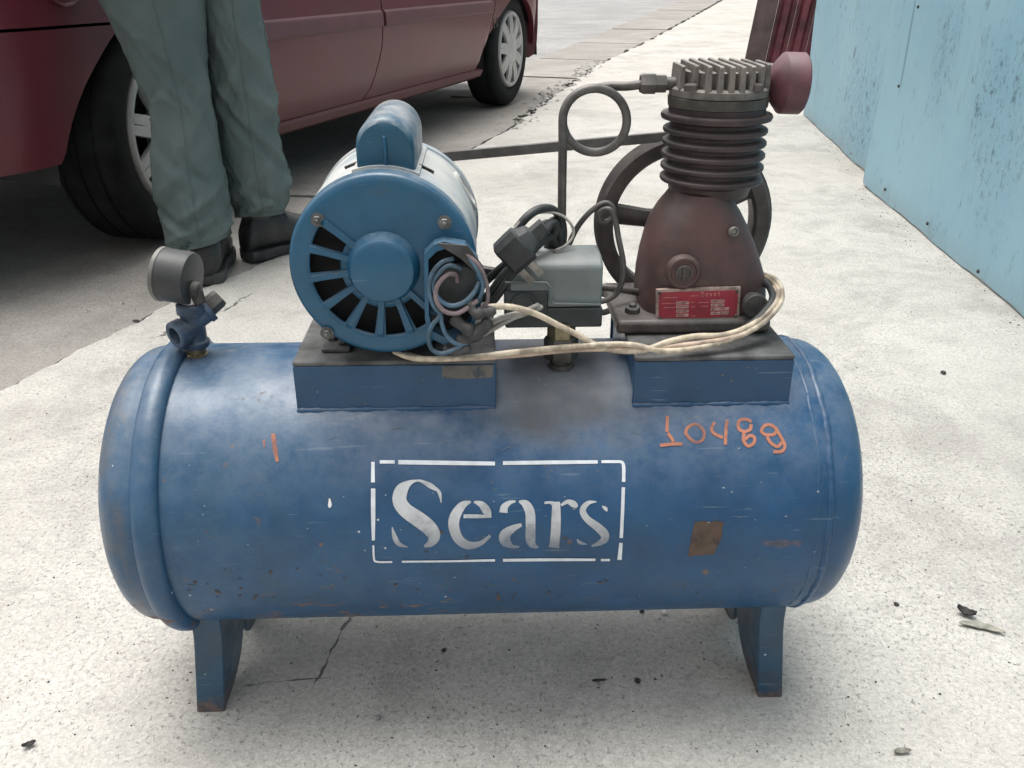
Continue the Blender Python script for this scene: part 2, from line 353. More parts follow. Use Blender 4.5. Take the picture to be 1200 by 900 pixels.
def concrete(name, lightc, darkc, pit, spots=1.0, big=1.3, cracks=None, grain=1.0):
    m = Mat(name, .9, 0, .25)
    c = m.mix(m.rng(m.noise(big, 6, .6), .3, .7), darkc, lightc)
    c = m.mix(m.math('MULTIPLY', m.rng(m.noise(11, 7, .75), .42, .70), .42), c, tuple(x*.72 for x in darkc))
    c = m.mix(m.math('MULTIPLY', m.rng(m.noise(2.3, 9, .78, .3), .46, .64), .62*spots), c, tuple(x*.60 for x in darkc))
    warm = m.rng(m.noise(.9, 6, .65, .5), .5, .68)
    c = m.mix(m.math('MULTIPLY', warm, .35), c, (darkc[0]*.80, darkc[1]*.76, darkc[2]*.70))
    g1 = m.noise(150, 5, .75); g2 = m.noise(330, 3, .7); v = m.voro(170)
    dens = m.rng(m.noise(2.6, 4), .3, .7, .0, .05)
    dk = m.rng(m.math('ADD', m.noise(210, 4, .62, .5, m.scaled((1, .8, 1))), dens), .615, .68)
    mid = m.rng(m.noise(48, 6, .75, .4), .54, .68)
    c = m.mix(m.math('MULTIPLY', mid, .25*spots), c, tuple(x*.5 for x in darkc))
    c = m.mix(m.math('MULTIPLY', m.rng(g1, .36, .66), .42*grain), c, tuple(x*.45 for x in darkc))
    c = m.mix(m.math('MULTIPLY', m.rng(g2, .52, .68), .38*grain), c, tuple(min(1, x*1.28) for x in lightc))
    c = m.mix(m.math('MULTIPLY', dk, .50*spots), c, tuple(x*1.7 for x in pit))
    big_p = m.rng(m.math('ADD', v, m.math('MULTIPLY', m.noise(60), .16)), .16, .20, 1, 0)
    c = m.mix(m.math('MULTIPLY', big_p, .6*spots), c, pit)
    h = m.math('ADD', m.math('MULTIPLY', m.noise(40, 6, .7), .6), m.math('SUBTRACT', m.math('MULTIPLY', g1, .5), m.math('MULTIPLY', dk, .55)))
    if cracks:
        for (p0, p1, wd, amp) in cracks:
            # distance to a line, wandering with noise
            d = (Vector(p1) - Vector(p0)); L = d.length; d.normalize(); nrm = Vector((-d.y, d.x, 0))
            sub = m.n("ShaderNodeVectorMath"); sub.operation = 'SUBTRACT'; m.lk(m.co, sub.inputs[0]); sub.inputs[1].default_value = p0
            dn = m.n("ShaderNodeVectorMath"); dn.operation = 'DOT_PRODUCT'; m.lk(sub.outputs[0], dn.inputs[0]); dn.inputs[1].default_value = nrm
            dt = m.n("ShaderNodeVectorMath"); dt.operation = 'DOT_PRODUCT'; m.lk(sub.outputs[0], dt.inputs[0]); dt.inputs[1].default_value = d
            off = m.math('MULTIPLY', m.math('SUBTRACT', m.noise(12, 5, .6), .5), amp)
            a = m.math('ABSOLUTE', m.math('ADD', dn.outputs["Value"], off))
            wv = m.math('MULTIPLY', m.rng(m.noise(25, 3), .35, .65, .15, 1.3), wd)
            on = m.math('MULTIPLY', m.rng(dt.outputs["Value"], -.02, .0), m.rng(dt.outputs["Value"], L, L + .02, 1, 0))
            cr = m.math('MULTIPLY', m.rng(m.math('DIVIDE', a, wv), .5, 1.1, 1, 0), on)
            c = m.mix(m.math('MULTIPLY', cr, .85), c, pit); h = m.math('SUBTRACT', h, m.math('MULTIPLY', cr, 1.2))
    m.color(c); m.bump(h, .55, .003); return m.m
c1 = [(tuple(gz(408, 725)), tuple(gz(372, 795)), .0022, .03), (tuple(gz(372, 795)), tuple(gz(300, 800)), .0016, .03),
      (tuple(gz(190, 395)), tuple(gz(300, 345)), .004, .12)]
MT['sidewalk'] = concrete('pale_worn_concrete', (.575, .555, .515), (.47, .45, .415), (.085, .082, .078), 1.0, 1.3, c1)
MT['gutter'] = concrete('grey_gutter_concrete', (.40, .38, .352), (.29, .272, .25), (.07, .067, .064), .7, 1.1, None, 1.2)
MT['road'] = concrete('road_surface', (.40, .395, .39), (.29, .285, .28), (.06, .06, .06), .6, .8, None, 1.2)
MT['earth'] = simple('packed_dirt', (.085, .08, .074), .95, var=.4, scale=30, bump=.5)
MT['grit'] = simple('dark_grit', (.055, .052, .05), .9, var=.5, scale=90)
MT['chunk'] = simple('broken_concrete', (.34, .33, .31), .95, var=.4, scale=50, bump=.5)
MT['chunkdark'] = simple('grey_dirt', (.14, .135, .125), .95, var=.5, scale=60, bump=.5)
MT['leaf'] = simple('dry_grey_leaf', (.26, .25, .21), .8, var=.25, scale=80)
MT['leafdark'] = simple('dark_dry_leaf', (.045, .042, .04), .8, var=.3, scale=80)

# ================================================================== the setting
def grid(pts_l, pts_r, n):            # sheet between two polylines
    mb = MB(); rows = []
    for a, b in zip(pts_l, pts_r): rows.append([a.lerp(b, k / n) for k in range(n + 1)])
    mb.loft(rows, False, False); return mb
base = MB(); base.add([(-300,-300,-.03),(300,-300,-.03),(300,600,-.03),(-300,600,-.03)], [(0,1,2,3)])
tag(obj('ground', base, MT['earth'], smooth=0), kind='structure')
def poly_at(pl, y):
    for (x0, y0), (x1, y1) in zip(pl, pl[1:]):
        if y <= y1 or (x1, y1) == pl[-1]: return x0 + (x1 - x0) * (y - y0) / (y1 - y0)
L1 = [(-2.0, -2.0), (-.97, 1.518), (-.89, 1.776), (-.815, 2.03), (-.70, 2.25), (-.60, 2.47), (-.0, 4.63), (.244, 5.80), (.712, 7.83), (1.52, 10.6), (3.45, 17.65), (50, 190)]
L3 = [(-2.33, -2.0), (-1.304, 2.157), (-1.19, 2.507), (.183, 8.055), (2.979, 19.195), (48, 198)]
def jag(t, s, amp):
    return amp * (math.sin(t*7.1+s) * .5 + math.sin(t*19.7+s*2.3) * .35 + math.sin(t*53.3+s*1.7) * .28 + math.sin(t*131+s) * .22)
def ylist(a, b, near=.02):
    ys = [a]
    while ys[-1] < b: ys.append(ys[-1] + near * max(1, abs(ys[-1]) / 2.0))
    ys[-1] = b; return ys
def edge_sheet(name, mat, y0, y1, leftf, rightf, z, skirtL=True, skirtR=False, nx=10, label=None, parent=None, ja=(0, 0)):
    mb = MB(); rows = []
    for y in ylist(y0, y1):
        l = Vector((leftf(y), y + ja[0]*0, z)); r = Vector((rightf(y), y, z)); row = [l.lerp(r, (k / nx) ** 1.6) for k in range(nx + 1)]
        if skirtL: row = [l + Vector((.004, 0, -.028)), l + Vector((0, 0, -.004)), ] + [l + Vector((.006, 0, 0))] + row[1:]
        if skirtR: row = row[:-1] + [r + Vector((-.006, 0, 0)), r + Vector((0, 0, -.004)), r + Vector((-.004, 0, -.028))]
        rows.append(row)
    mb.loft(rows, False, False); return tag(obj(name, mb, mat, parent, smooth=30), kind=None if parent else 'structure')
gapw = lambda y: .011 + .0055*max(0, y-3) + (.035 if 4.7 < y < 7.6 else 0) * (.6 + .4*math.sin(y*9))
def sw_left(y): return poly_at(L1, y) + jag(y, 1.0, .012 if y < 4.5 else .03) + gapw(y) * .5
JA, JB = gz(709, 75), gz(784, 80)
edge_sheet('sidewalk', MT['sidewalk'], -2, 120, sw_left, lambda y: 60.0, 0.0)
# gutter slabs between the sidewalk and the road
gut = MB(); gut.add([(-3.2, -2, -.0245), (-2.4, -2, -.0245), (49, 190, -.0245), (46, 198, -.0245)], [(0, 1, 2, 3)])
gutter = tag(obj('gutter', gut, MT['earth'], smooth=0), kind='structure')
ys = [-2.0, .4, 3.1, 5.72, 6.9, 8.3, 10.2, 12.6, 15.4, 18.6, 23, 30, 45, 80]
for i, (a, b) in enumerate(zip(ys, ys[1:])):
    sk = -.22 if i > 2 else -.05
    zz = -.004 + random.uniform(-.003, .003)
    mb = MB(); rows = []
    jg = .006 + .0028 * max(0, a)
    for y in ylist(a + jg, b - jg, .03):
        xl = poly_at(L3, y) + jag(y, 4.0, .008); xr = poly_at(L1, y) + jag(y, 1.0, .012 if y < 4.5 else .03) - gapw(y) * .5
        row = []
        for k in range(9):
            t = k / 8; yy = y + (t - .5) * sk * .9 + jag(t * 2 + i, 2.0, .006)
            row.append(Vector((xl + (xr - xl) * t, yy, zz)))
        rows.append([row[0] + Vector((0, 0, -.02))] + row + [row[-1] + Vector((0, 0, -.02))])
    rows.insert(0, [p + Vector((0, .0, -.016)) for p in rows[0]]); rows.append([p + Vector((0, 0, -.016)) for p in rows[-1]])
    mb.loft(rows, False, False); obj('slab', mb, MT['gutter'], gutter, smooth=30)
edge_sheet('road', MT['road'], -2, 198, lambda y: -60.0, lambda y: poly_at(L3, y) + jag(y, 4.0, .008) - .008 - .0008*max(0, y), -.010, False, True, 8)

# loose grit: far more than anyone could count
def grains(n, place, smin, smax, flat=.6):
    mb = MB()
    for _ in range(n):
        c = place(); r = smin * (smax / smin) ** (random.random() ** 2.2)
        q = Matrix.Rotation(random.uniform(0, 6.28), 3, 'Z') @ Matrix.Rotation(random.uniform(-.4, .4), 3, 'X')
        v = [Vector((1, 0, 0)), Vector((-.3, .8, 0)), Vector((-.9, -.1, 0)), Vector((.1, -.75, 0)), Vector((.1, .1, .9)), Vector((0, 0, -.5))]
        v = [c + Vector((0, 0, r*flat*.4)) + q @ Vector((p.x*r*random.uniform(.7, 1.3), p.y*r*random.uniform(.6, 1.1), p.z*r*flat)) for p in v]
        mb.add(v, [(0,1,4),(1,2,4),(2,3,4),(3,0,4),(1,0,5),(2,1,5),(3,2,5),(0,3,5)])
    return mb
def sw_pt():
    while True:
        y = .45 + 3.6 * random.random() ** 1.7; x = random.uniform(-1.0, 1.3) * (.5 + y * .45)
        if sw_left(y) + .03 < x < 1.1 + (y - 1.8) * .1: return Vector((x, y, 0))
tag(obj('grit', grains(2600, sw_pt, .0006, .0022), MT['grit'], smooth=0), 'fine dark grit scattered over the pale sidewalk', 'grit', kind='stuff')
def crack_pt():
    y = random.uniform(4.4, 8.2) ; return Vector((poly_at(L1, y) + random.gauss(0, .045), y, -.008))
def wall_pt():
    t = random.random() ** 1.3; a_, b_ = ((WA_ + (WA_ - WB0) * .3), WB0) if random.random() < .6 else (WC0, WD0)
    p = a_.lerp(b_, t); return Vector((p.x - abs(random.gauss(0, .045)) - .005, p.y, 0))
WA_, WB0, WC0, WD0 = gz(1199, 376), gz(1013, 217), gz(1013, 200), gz(939, 135)
tag(obj('wall_dirt', grains(700, wall_pt, .0006, .004, .5), MT['chunkdark'], smooth=0), 'dark dirt crumbs gathered along the foot of the blue fence', 'dirt', kind='stuff')
tag(obj('rubble', grains(420, crack_pt, .008, .035, .5), MT['chunk'], smooth=0), 'broken concrete crumbs filling the long crack beside the gutter', 'rubble', kind='stuff')
def gut_pt():
    y = random.uniform(1.2, 4.5); return Vector((poly_at(L1, y) - abs(random.gauss(0, .25)) - .02, y, -.003))
tag(obj('gutter_gravel', grains(500, gut_pt, .001, .005), MT['chunk'], smooth=0), 'small pale crumbs lying on the grey gutter slabs', 'gravel', kind='stuff')

# ================================================================== the blue sheet wall and the maroon gate
WA, WB = gz(1199, 376), gz(1013, 217)
WC, WD = gz(1013, 200), gz(939, 135)
wall = empty('sheet_metal_fence', (WB.x, WB.y, 0))
tag(wall, 'tall light blue painted sheet metal fence with black scuffs along the sidewalk', 'fence')
def sheet(p0, p1, h, thick, seed, parent, mat, name='panel', amp=.006):
    d = (p1 - p0); L = d.length; d.normalize(); nrm = Vector((-d.y, d.x, 0)); 
    if nrm.x > 0: nrm = -nrm
    nu = max(6, int(L / .05)); nv = int(h / .06); mb = MB()
    def pt(u, v, off):
        s_ = u * L; z_ = v * h
        b = amp * (math.sin(s_*3.1+seed) * math.sin(z_*2.3+seed*2) + .5*math.sin(s_*7.7+z_*3.1+seed) + .35*math.sin(s_*2+z_*9+seed))
        low = .002 * math.sin(s_*11+seed) + .002*math.sin(s_*29+seed) if v == 0 else 0
        return p0 + d*s_ + nrm*(b + off) + Vector((0, 0, z_ + .006 + low)) - parent.location
    for off in (0, -thick):
        mb.loft([[pt(i/nu, j/nv, off) for j in range(nv+1)] for i in range(nu+1)], False, False)
    edge = [(i/nu, 0) for i in range(nu)] + [(1, j/nv) for j in range(nv)] + [(1 - i/nu, 1) for i in range(nu)] + [(0, 1 - j/nv) for j in range(nv)]
    mb.loft([[pt(u, v, 0) for u, v in edge], [pt(u, v, -thick) for u, v in edge]], True, False)
    return obj(name, mb, mat, parent, smooth=50), pt
dirn = (WA - WB).normalized()
_, pn = sheet(WB, WB + dirn * 3.2, 2.3, .012, 1.3, wall, MT['wall'])
_, pf = sheet(WD, WC + (WC - WD).normalized() * .05, 2.3, .012, 4.1, wall, MT['wall'])
for (px, py) in ((1056, 101), (1090, 262), (1150, 318), (1040, 222), (1000, 180), (1079, 8)):
    near = px > 1013; a, b = (WB, WA) if near else (WC, WD)
    dd = ray(px, py); e = (b - a).normalized(); nn = Vector((-e.y, e.x, 0)); 
    if nn.x > 0: nn = -nn
    t = (a - _C).dot(nn) / dd.dot(nn); p = _C + dd * t
    mb = MB(); mb.lathe([(0, .0055), (.003, .0055), (.005, .003)], axisM(p + nn * .006 - wall.location, nn), 10)
    obj('rivet', mb, MT['iron'], wall)
for P0 in (WB + Vector((.05, .05, 0)), WD + Vector((.05, -.03, 0)), WB + dirn * 1.6 + Vector((.06, 0, 0)), WB + dirn * 3.1 + Vector((.06, 0, 0))):
    mb = MB(); q = P0 - wall.location; mb.box((q.x, q.y - .03, -.02), (q.x + .06, q.y + .03, 2.35)); obj('post', mb, MT['gateframe'], wall, bevel=.004)

G0 = gz(872, 73); 
gate = empty('corrugated_gate', (G0.x, G0.y, 0), rad(-14))
tag(gate, 'leaning maroon ribbed metal gate panel behind the blue fence', 'gate')
lean = Matrix.Rotation(rad(6.5), 4, 'Y')
mb = MB(); mb.box((0, 0, 0), (.17, .05, 2.2), lean); obj('frame', mb, MT['gateframe'], gate, bevel=.006)
x = .172
for k in range(5):
    mb = MB(); w_ = .150
    prof = [(x, .03), (x + .030, .03), (x + .050, -.02), (x + .095, -.02), (x + .115, .03), (x + w_, .03), (x + w_, .036), (x, .036)]
    mb.loft([[lean @ Vector((a, b, z_)) for a, b in prof] for z_ in (.0, 2.15)]); obj('rib', mb, MT['gate'], gate, smooth=20); x += w_ + .001

# ================================================================== the parked car
CF, CR = gz(200, 285), gz(598, 124)
cu = (CR - CF).normalized(); WB_ = (CR - CF).length; cn = Vector((cu.y, -cu.x, 0))
CORG = CF + cn * .03
car = empty('parked_car', CORG, math.atan2(cu.y, cu.x))
tag(car, 'dusty maroon sedan parked along the gutter beyond the compressor', 'car')
CW = 1.76; FX, RX = .06, WB_ + .03; WR = .305; STEER = 11
def inset(z):         # how far the body side lies inside the widest line
    pts = [(.18, .12), (.235, .055), (.27, .03), (.33, .018), (.42, .008), (.52, .0), (.60, .002), (.72, .018), (.86, .045), (.95, .07)]
    for (z0, a0), (z1, a1) in zip(pts, pts[1:]):
        if z <= z1: return a0 + (a1 - a0) * (z - z0) / (z1 - z0)
    return pts[-1][1]
def plan(s):          # rounding of nose and tail in plan
    e = 0.0
    if s < -.35: e += .62 * ((-.35 - s) / .65) ** 2.2
    if s > 3.30: e += .5 * ((s - 3.30) / .75) ** 2.0
    return e
def arch(s):
    z = .235 if FX < s < RX else .29
    for c, hw, hh in ((FX, .395, .36), (RX, .455, .315)):
        q = abs(s - c) / hw
        if q < 1: z = max(z, WR - .02 + hh * (1 - q ** 1.5) ** (1/1.5))
    return z
BELT = .93
def belt(s):
    if s < .55: return .80 + .13 * max(0, (s + 1.0) / 1.55)
    if s > 3.2: return .93 + .03 * min(1, (s - 3.2) / .6)
    return .93
def zrow(s): return arch(s), belt(s)
NZ = 14
def side_patch(sa, sb, zcut=None, lip=.03, ns=None, zlo=None, zhi=None, out=0.0, side=0):
    """body side between the seams sa(z) and sb(z), with lips folded inwards"""
    mb = MB(); ns = ns or 30; rows = []
    for i in range(ns + 1):
        t = i / ns; col = []
        s_mid = sa(.5) + (sb(.5) - sa(.5)) * t
        z0, z1 = zrow(s_mid); z0 = max(z0, zlo) if zlo else z0; z1 = min(z1, zhi) if zhi else z1; z0 = min(z0, z1)
        for k in range(NZ + 1):
            z_ = z0 + (z1 - z0) * k / NZ
            s_ = sa(z_) + (sb(z_) - sa(z_)) * t
            y_ = inset(z_) + plan(s_) - out
            # pressed crease under the moulding
            col.append(Vector((s_, y_, z_)))
        a, b = col[0], col[-1]
        col = [a + Vector((0, lip, .004))] + col + [b + Vector((0, lip, 0))]
        rows.append(col)
    f, l = rows[0], rows[-1]
    rows = [[p + Vector((.003, lip, 0)) for p in f]] + rows + [[p + Vector((-.003, lip, 0)) for p in l]]
    if side: rows = [[Vector((p.x, CW - p.y, p.z)) for p in r] for r in rows]
    mb.loft(rows, False, False); return mb
seam0 = lambda z: .50 + (.07 * max(0, .45 - z))
seam1 = lambda z: 1.375 - (.9 * max(0, .45 - z) ** 1.3) + .02 * (z - .5)
def seam2(z):
    s = 2.62 + (.0 if z < .4 else (z - .4) * .55); return s - .02
FR, RE = -.98, 3.99
for sd_ in (0, 1):
    obj('front_fender', side_patch(lambda z: FR + .02, lambda z: seam0(z) - .004, ns=90, zlo=.600, side=sd_), MT['car'], car, smooth=35)
    obj('bumper_side', side_patch(lambda z: FR + .02, lambda z: seam0(z) - .004, ns=90, zhi=.593, side=sd_, out=.003), MT['car'], car, smooth=35)
    d1 = obj('front_door', side_patch(lambda z: seam0(z) + .004, lambda z: seam1(z) - .004, side=sd_), MT['car'], car, smooth=35)
    d2 = obj('rear_door', side_patch(lambda z: seam1(z) + .004, lambda z: seam2(z) - .004, side=sd_), MT['car'], car, smooth=35)
    obj('rear_quarter', side_patch(lambda z: seam2(z) + .004, lambda z: RE - .02, ns=70, side=sd_), MT['car'], car, smooth=35)
    for (a, b, par) in ((seam0, seam1, d1), (seam1, lambda z: 2.635, d2)):
        mb = MB(); rows = []
        for i in range(25):
            t = i / 24; s_ = a(.54) + .012 + (b(.54) - a(.54) - .024) * t
            sec = []
            for z_, o in ((.512, -.002), (.514, .008), (.520, .011), (.556, .011), (.566, .008), (.575, -.002)):
                y_ = inset(z_) + plan(s_) - o; sec.append(Vector((s_, CW - y_ if sd_ else y_, z_)))
            rows.append(sec)
        mb.loft(rows, True, True); obj('side_moulding', mb, MT['moulding'], par, smooth=30)
        mb = MB(); s_ = (a(.9) + b(.9)) / 2 + .25; y_ = inset(.84)
        mb.box((s_ - .09, (CW - y_ - .002) if sd_ else y_ - .022, .82), (s_ + .09, (CW - y_ + .022) if sd_ else y_ + .002, .85)); obj('door_handle', mb, MT['plastic'], par, bevel=.006)
    # sill under the doors
    mb = MB(); rows = []
    for i in range(30):
        s_ = FX + .36 + (RX - .44 - FX - .36) * i / 29; f_ = (lambda y: CW - y) if sd_ else (lambda y: y)
        rows.append([Vector((s_, f_(a_), z_)) for a_, z_ in ((.075, .26), (.045, .243), (.042, .232), (.055, .205), (.085, .19), (.2, .185), (.2, .26))])
    mb.loft(rows, True, True); obj('sill', mb, MT['car'], car, smooth=30)
# dark inner shell, wheel wells and floor
mb = MB(); mb.box((FX + .42, .10, .20), (RX - .48, CW - .10, .86)); mb.box((FX - .9, .40, .30), (RX + .75, CW - .40, .78)); mb.box((RX + .44, .14, .34), (RX + .70, CW - .14, .74))
obj('inner_shell', mb, MT['coverdark'], car)
for c, hw in ((FX, .41), (RX, .47)):
    for sd_ in (0, 1):
        mb = MB(); n = 20; rr = []
        for k in range(n + 1):
            a_ = PI * k / n; rr.append([Vector((c - hw*math.cos(a_), (CW - y_) if sd_ else y_, .24 + .45*math.sin(a_))) for y_ in (.03, .42)])
        mb.loft(rr, False, False); obj('wheel_well', mb, MT['plastic'], car, smooth=40)
# hood, roof, boot as lofted tops
def top(name, s0, s1, zf, mat, yin=.06, ns=14):
    mb = MB(); rows = []
    for i in range(ns + 1):
        s_ = s0 + (s1 - s0) * i / ns; e = plan(s_)
        rows.append([Vector((s_, (yin + e) + (CW - 2*(yin + e)) * k / 12, zf(s_) + .035 * (1 - (2*k/12 - 1) ** 2))) for k in range(13)])
    mb.loft(rows, False, False); return obj(name, mb, mat, car, smooth=60)
top('bonnet', FR + .02, .62, lambda s: belt(s) - .004, MT['car'])
top('boot_lid', 3.12, RE - .02, lambda s: belt(s) - .004, MT['car'])
def green(s):     # roof height of the greenhouse
    if s < 1.25: return .95 + .46 * ((s - .50) / .75) ** .8 if s > .5 else .95
    if s < 2.45: return 1.41 + .02 * math.sin((s - 1.25) / 1.2 * PI)
    return 1.41 - .46 * ((s - 2.45) / .80) ** 1.1
top('roof', 1.22, 2.50, lambda s: green(s) - .02, MT['car'], .30, 10)
top('windscreen', .52, 1.22, lambda s: green(s) - .02, MT['glass'], .20, 10)
top('rear_window', 2.50, 3.22, lambda s: green(s) - .02, MT['glass'], .22, 10)
for sd_ in (0, 1):
    f_ = (lambda y: CW - y) if sd_ else (lambda y: y)
    for (a, b) in ((.60, 1.36), (1.42, 2.30), (2.36, 3.02)):
        mb = MB(); rows = []
        for i in range(11):
            s_ = a + (b - a) * i / 10; h_ = green(s_) - .03
            rows.append([Vector((s_, f_(.075 + (.225) * (z_ - .93) / .48), z_)) for z_ in (.93 + max(.01, h_ - .93) * k / 6 for k in range(7))])
        mb.loft(rows, False, False); obj('side_window', mb, MT['glass'], car, smooth=50)
    for (a, b) in ((1.36, 1.42), (2.30, 2.36)):
        mb = MB(); mb.loft([[Vector((s_, f_(.072 + .225*(z_-.93)/.48), z_)) for s_ in (a, b)] + [Vector((s_, f_(.10 + .225*(z_-.93)/.48), z_)) for s_ in (b, a)] for z_ in (.93, 1.39)]); obj('pillar', mb, MT['plastic'], car)
    mb = MB(); mb.lathe([(-.05, .02), (-.05, .09), (.0, .095), (.05, .06)], axisM(Vector((.62, f_(-.04), 1.0)), (-1, 0, 0)), 20); obj('mirror', mb, MT['car'], car)
# bumpers, proud of the body
def bumper(name, s0, s1, z0, z1, out, mat, ns=26, front=True):
    mb = MB(); path = []
    if front:
        for i in range(ns + 1): s_ = s1 + (s0 - s1) * i / ns; path.append((s_, inset(.5) + plan(s_) - out))
        y_e = path[-1][1]; path += [(s0 - .05, y_e + .12), (s0 - .07, CW/2)]
    else:
        for i in range(ns + 1): s_ = s0 + (s1 - s0) * i / ns; path.append((s_, inset(.5) + plan(s_) - out))
        y_e = path[-1][1]; path += [(s1 + .05, y_e + .12), (s1 + .07, CW/2)]
    full = path + [(s, CW - y) for s, y in reversed(path[:-1])]
    rows = []
    for s_, y_ in full:
        sg = 1 if y_ < CW/2 else -1; k = .0 if abs(y_ - CW/2) < .01 else 1
        sec = []
        for z_, d in ((z0, .05), (z0 + .02, .02), (z0 + .09, .004), ((z0+z1)/2, 0), (z1 - .05, .0), (z1 - .012, .008), (z1, .03), (z1, .10), (z0, .10)):
            sec.append(Vector((s_ + (d if front else -d) * (.4 if k else 1), y_ + sg * d * k, z_)))
        rows.append(sec)
    mb.loft(rows, True, True); return obj(name, mb, mat, car, smooth=35)
bumper('front_bumper', -.99, -.80, .285, .592, .012, MT['car'])
bumper('rear_bumper', 3.485, 4.0, .225, .60, .012, MT['car'], front=False)
for sd_ in (0, 1):
    f_ = (lambda y: CW - y) if sd_ else (lambda y: y)
    mb = MB(); s_ = -.245; yb = inset(.66) + plan(s_)                              # round side marker above the bumper
    M = axisM(Vector((s_, f_(yb - .001), .705)), (0, 1 if sd_ else -1, 0)); mb.lathe([(0, .066), (.006, .066), (.008, .062), (.004, .058), (.0045, .001)], M, 32); obj('marker_lamp', mb, MT['car'], car)
    mb = MB(); mb.box((-.99, f_(.62) - .14, .62), (-.93, f_(.62) + .14, .76)); obj('headlight', mb, MT['lamp'], car, bevel=.02)
    mb = MB(); mb.box((3.95, f_(.55) - .14, .66), (4.0, f_(.55) + .14, .84)); obj('tail_light', mb, MT['redlamp'], car, bevel=.02)
mb = MB(); mb.box((-1.0, .70, .62), (-.95, CW - .70, .74)); obj('grille', mb, MT['plastic'], car, bevel=.01)
# trim letters low on the rear quarter, in front of the wheel arch
for k, strokes in enumerate(([((0,1),(0,0)),((0,0),(.6,0))], [((0,1),(.7,0)),((.7,1),(0,0))])):
    mb = MB()
    for (a0, b0), (a1, b1) in strokes:
        p0 = Vector((2.665 + k*.04 + a0*.028, 0, .440 + b0*.045)); p1 = Vector((2.665 + k*.04 + a1*.028, 0, .440 + b1*.045))
        d = (p1 - p0).normalized(); q = Vector((-d.z, 0, d.x)) * .004; yv = inset(.46) - .003
        mb.loft([[Vector((p.x, yv + o, p.z)) for p in (p0 - q, p1 - q, p1 + q, p0 + q)] for o in (0, .004)])
    obj('badge_letter', mb, MT['plastic'], car, smooth=0)
# wheels
def wheel(s_, sd_, rot, steer=0.0):
    yo = .03 if not sd_ else CW - .03; sg = 1 if not sd_ else -1     # yo = outer sidewall
    M = Matrix.Translation(Vector((s_, yo + sg*.095, WR))) @ Matrix.Rotation(steer, 4, 'Z') @ Matrix.Translation(Vector((0, -sg*.095, 0))) @ Vector((0, sg, 0)).to_track_quat('Z', 'Y').to_matrix().to_4x4()
    hub = MB(); hub.lathe([(.06, .0), (.045, .17), (.03, .196), (.02, .200), (.02, .206), (.18, .206), (.18, .0)], M, 40)
    h = obj('wheel', hub, MT['coverdark'], car)
    ty = MB(); ty.lathe([(.022, .203), (.006, .215), (.0, .245), (.004, .275), (.016, .294), (.03, .302), (.045, .304), (.047, .298), (.053, .298), (.055, .305), (.096, .305), (.098, .298), (.104, .298), (.106, .305), (.15, .304), (.152, .298), (.158, .298), (.16, .303), (.175, .296), (.188, .275), (.19, .24), (.182, .203)], M, 64, False)
    obj('tyre', ty, MT['tyre'], h, smooth=35)
    cv = MB(); cv.lathe([(.020, .178), (.004, .182), (-.002, .190), (.0, .199), (.012, .206), (.02, .206), (.03, .18)], M, 56, False)
    cv.lathe([(.03, .085), (.008, .092), (.002, .085), (-.004, .06), (-.006, .03), (-.006, .0)], M, 40, False)
    NS = 9
    for k in range(NS):
        a_ = 2*PI*k/NS + rot
        for dd_, wr in ((-.085, .019), (.085, .019)):
            b0 = a_ + dd_ * 1.7; b1 = a_ + dd_ * .9
            r0, r1 = .075, .188
            def pt(r, off, z_, b): return M @ Vector((r*math.cos(b) - off*math.sin(b), r*math.sin(b) + off*math.cos(b), z_))
            w0, w1 = .018, .014
            cv.loft([[pt(r, -w, .012, b), pt(r, -w*.9, zt, b), pt(r, w*.9, zt, b), pt(r, w, .012, b)] for r, w, zt, b in ((r0, w0, .0, b0), ((r0+r1)/2, (w0+w1)/2, -.003, (b0+b1)/2), (r1, w1, .003, b1))])
    obj('wheel_cover', cv, MT['cover'], h, smooth=35)
for s_, rot, steer in ((FX, .25, rad(STEER)), (RX, .1, 0.0)):
    for sd_ in (0, 1): wheel(s_, sd_, rot, steer)

# ================================================================== the person standing by the car
PX, PY = -.735, 2.27
person = empty('person', (PX, PY, 0))
tag(person, 'person in grey-green work trousers and black shoes standing beside the car', 'person')
off = Vector((PX, PY, 0))
def leg_rings(rows, Y0, Y1, depth):
    """rows: (left px, right px, y px) of the outline, on a plane that leans from Y1 (top) to Y0 (hem)"""
    out = []
    for (xl, xr, yp) in rows:
        t = max(0, min(1, yp / 280)); Y = Y1 + (Y0 - Y1) * t
        a, b = gy(xl, yp, Y), gy(xr, yp, Y); out.append(((a + b) / 2 - off, (b - a).length / 2, depth))
    return out
near_leg = [(200, 270, 281), (195, 269, 268), (189, 267, 245), (184, 263, 215), (180, 257, 185), (179, 252, 155), (176, 248, 130), (170, 245, 106), (160, 241, 80), (147, 239, 50), (135, 238, 25), (122, 238, 0), (105, 240, -35), (92, 243, -75), (80, 246, -120)]
far_leg = [(277, 331, 252), (273, 337, 240), (268, 338, 226), (262, 333, 200), (258, 328, 170), (254, 324, 140), (250, 320, 110), (246, 316, 85), (242, 312, 55), (237, 307, 25), (234, 304, 0), (228, 303, -35), (220, 303, -75), (210, 304, -120)]
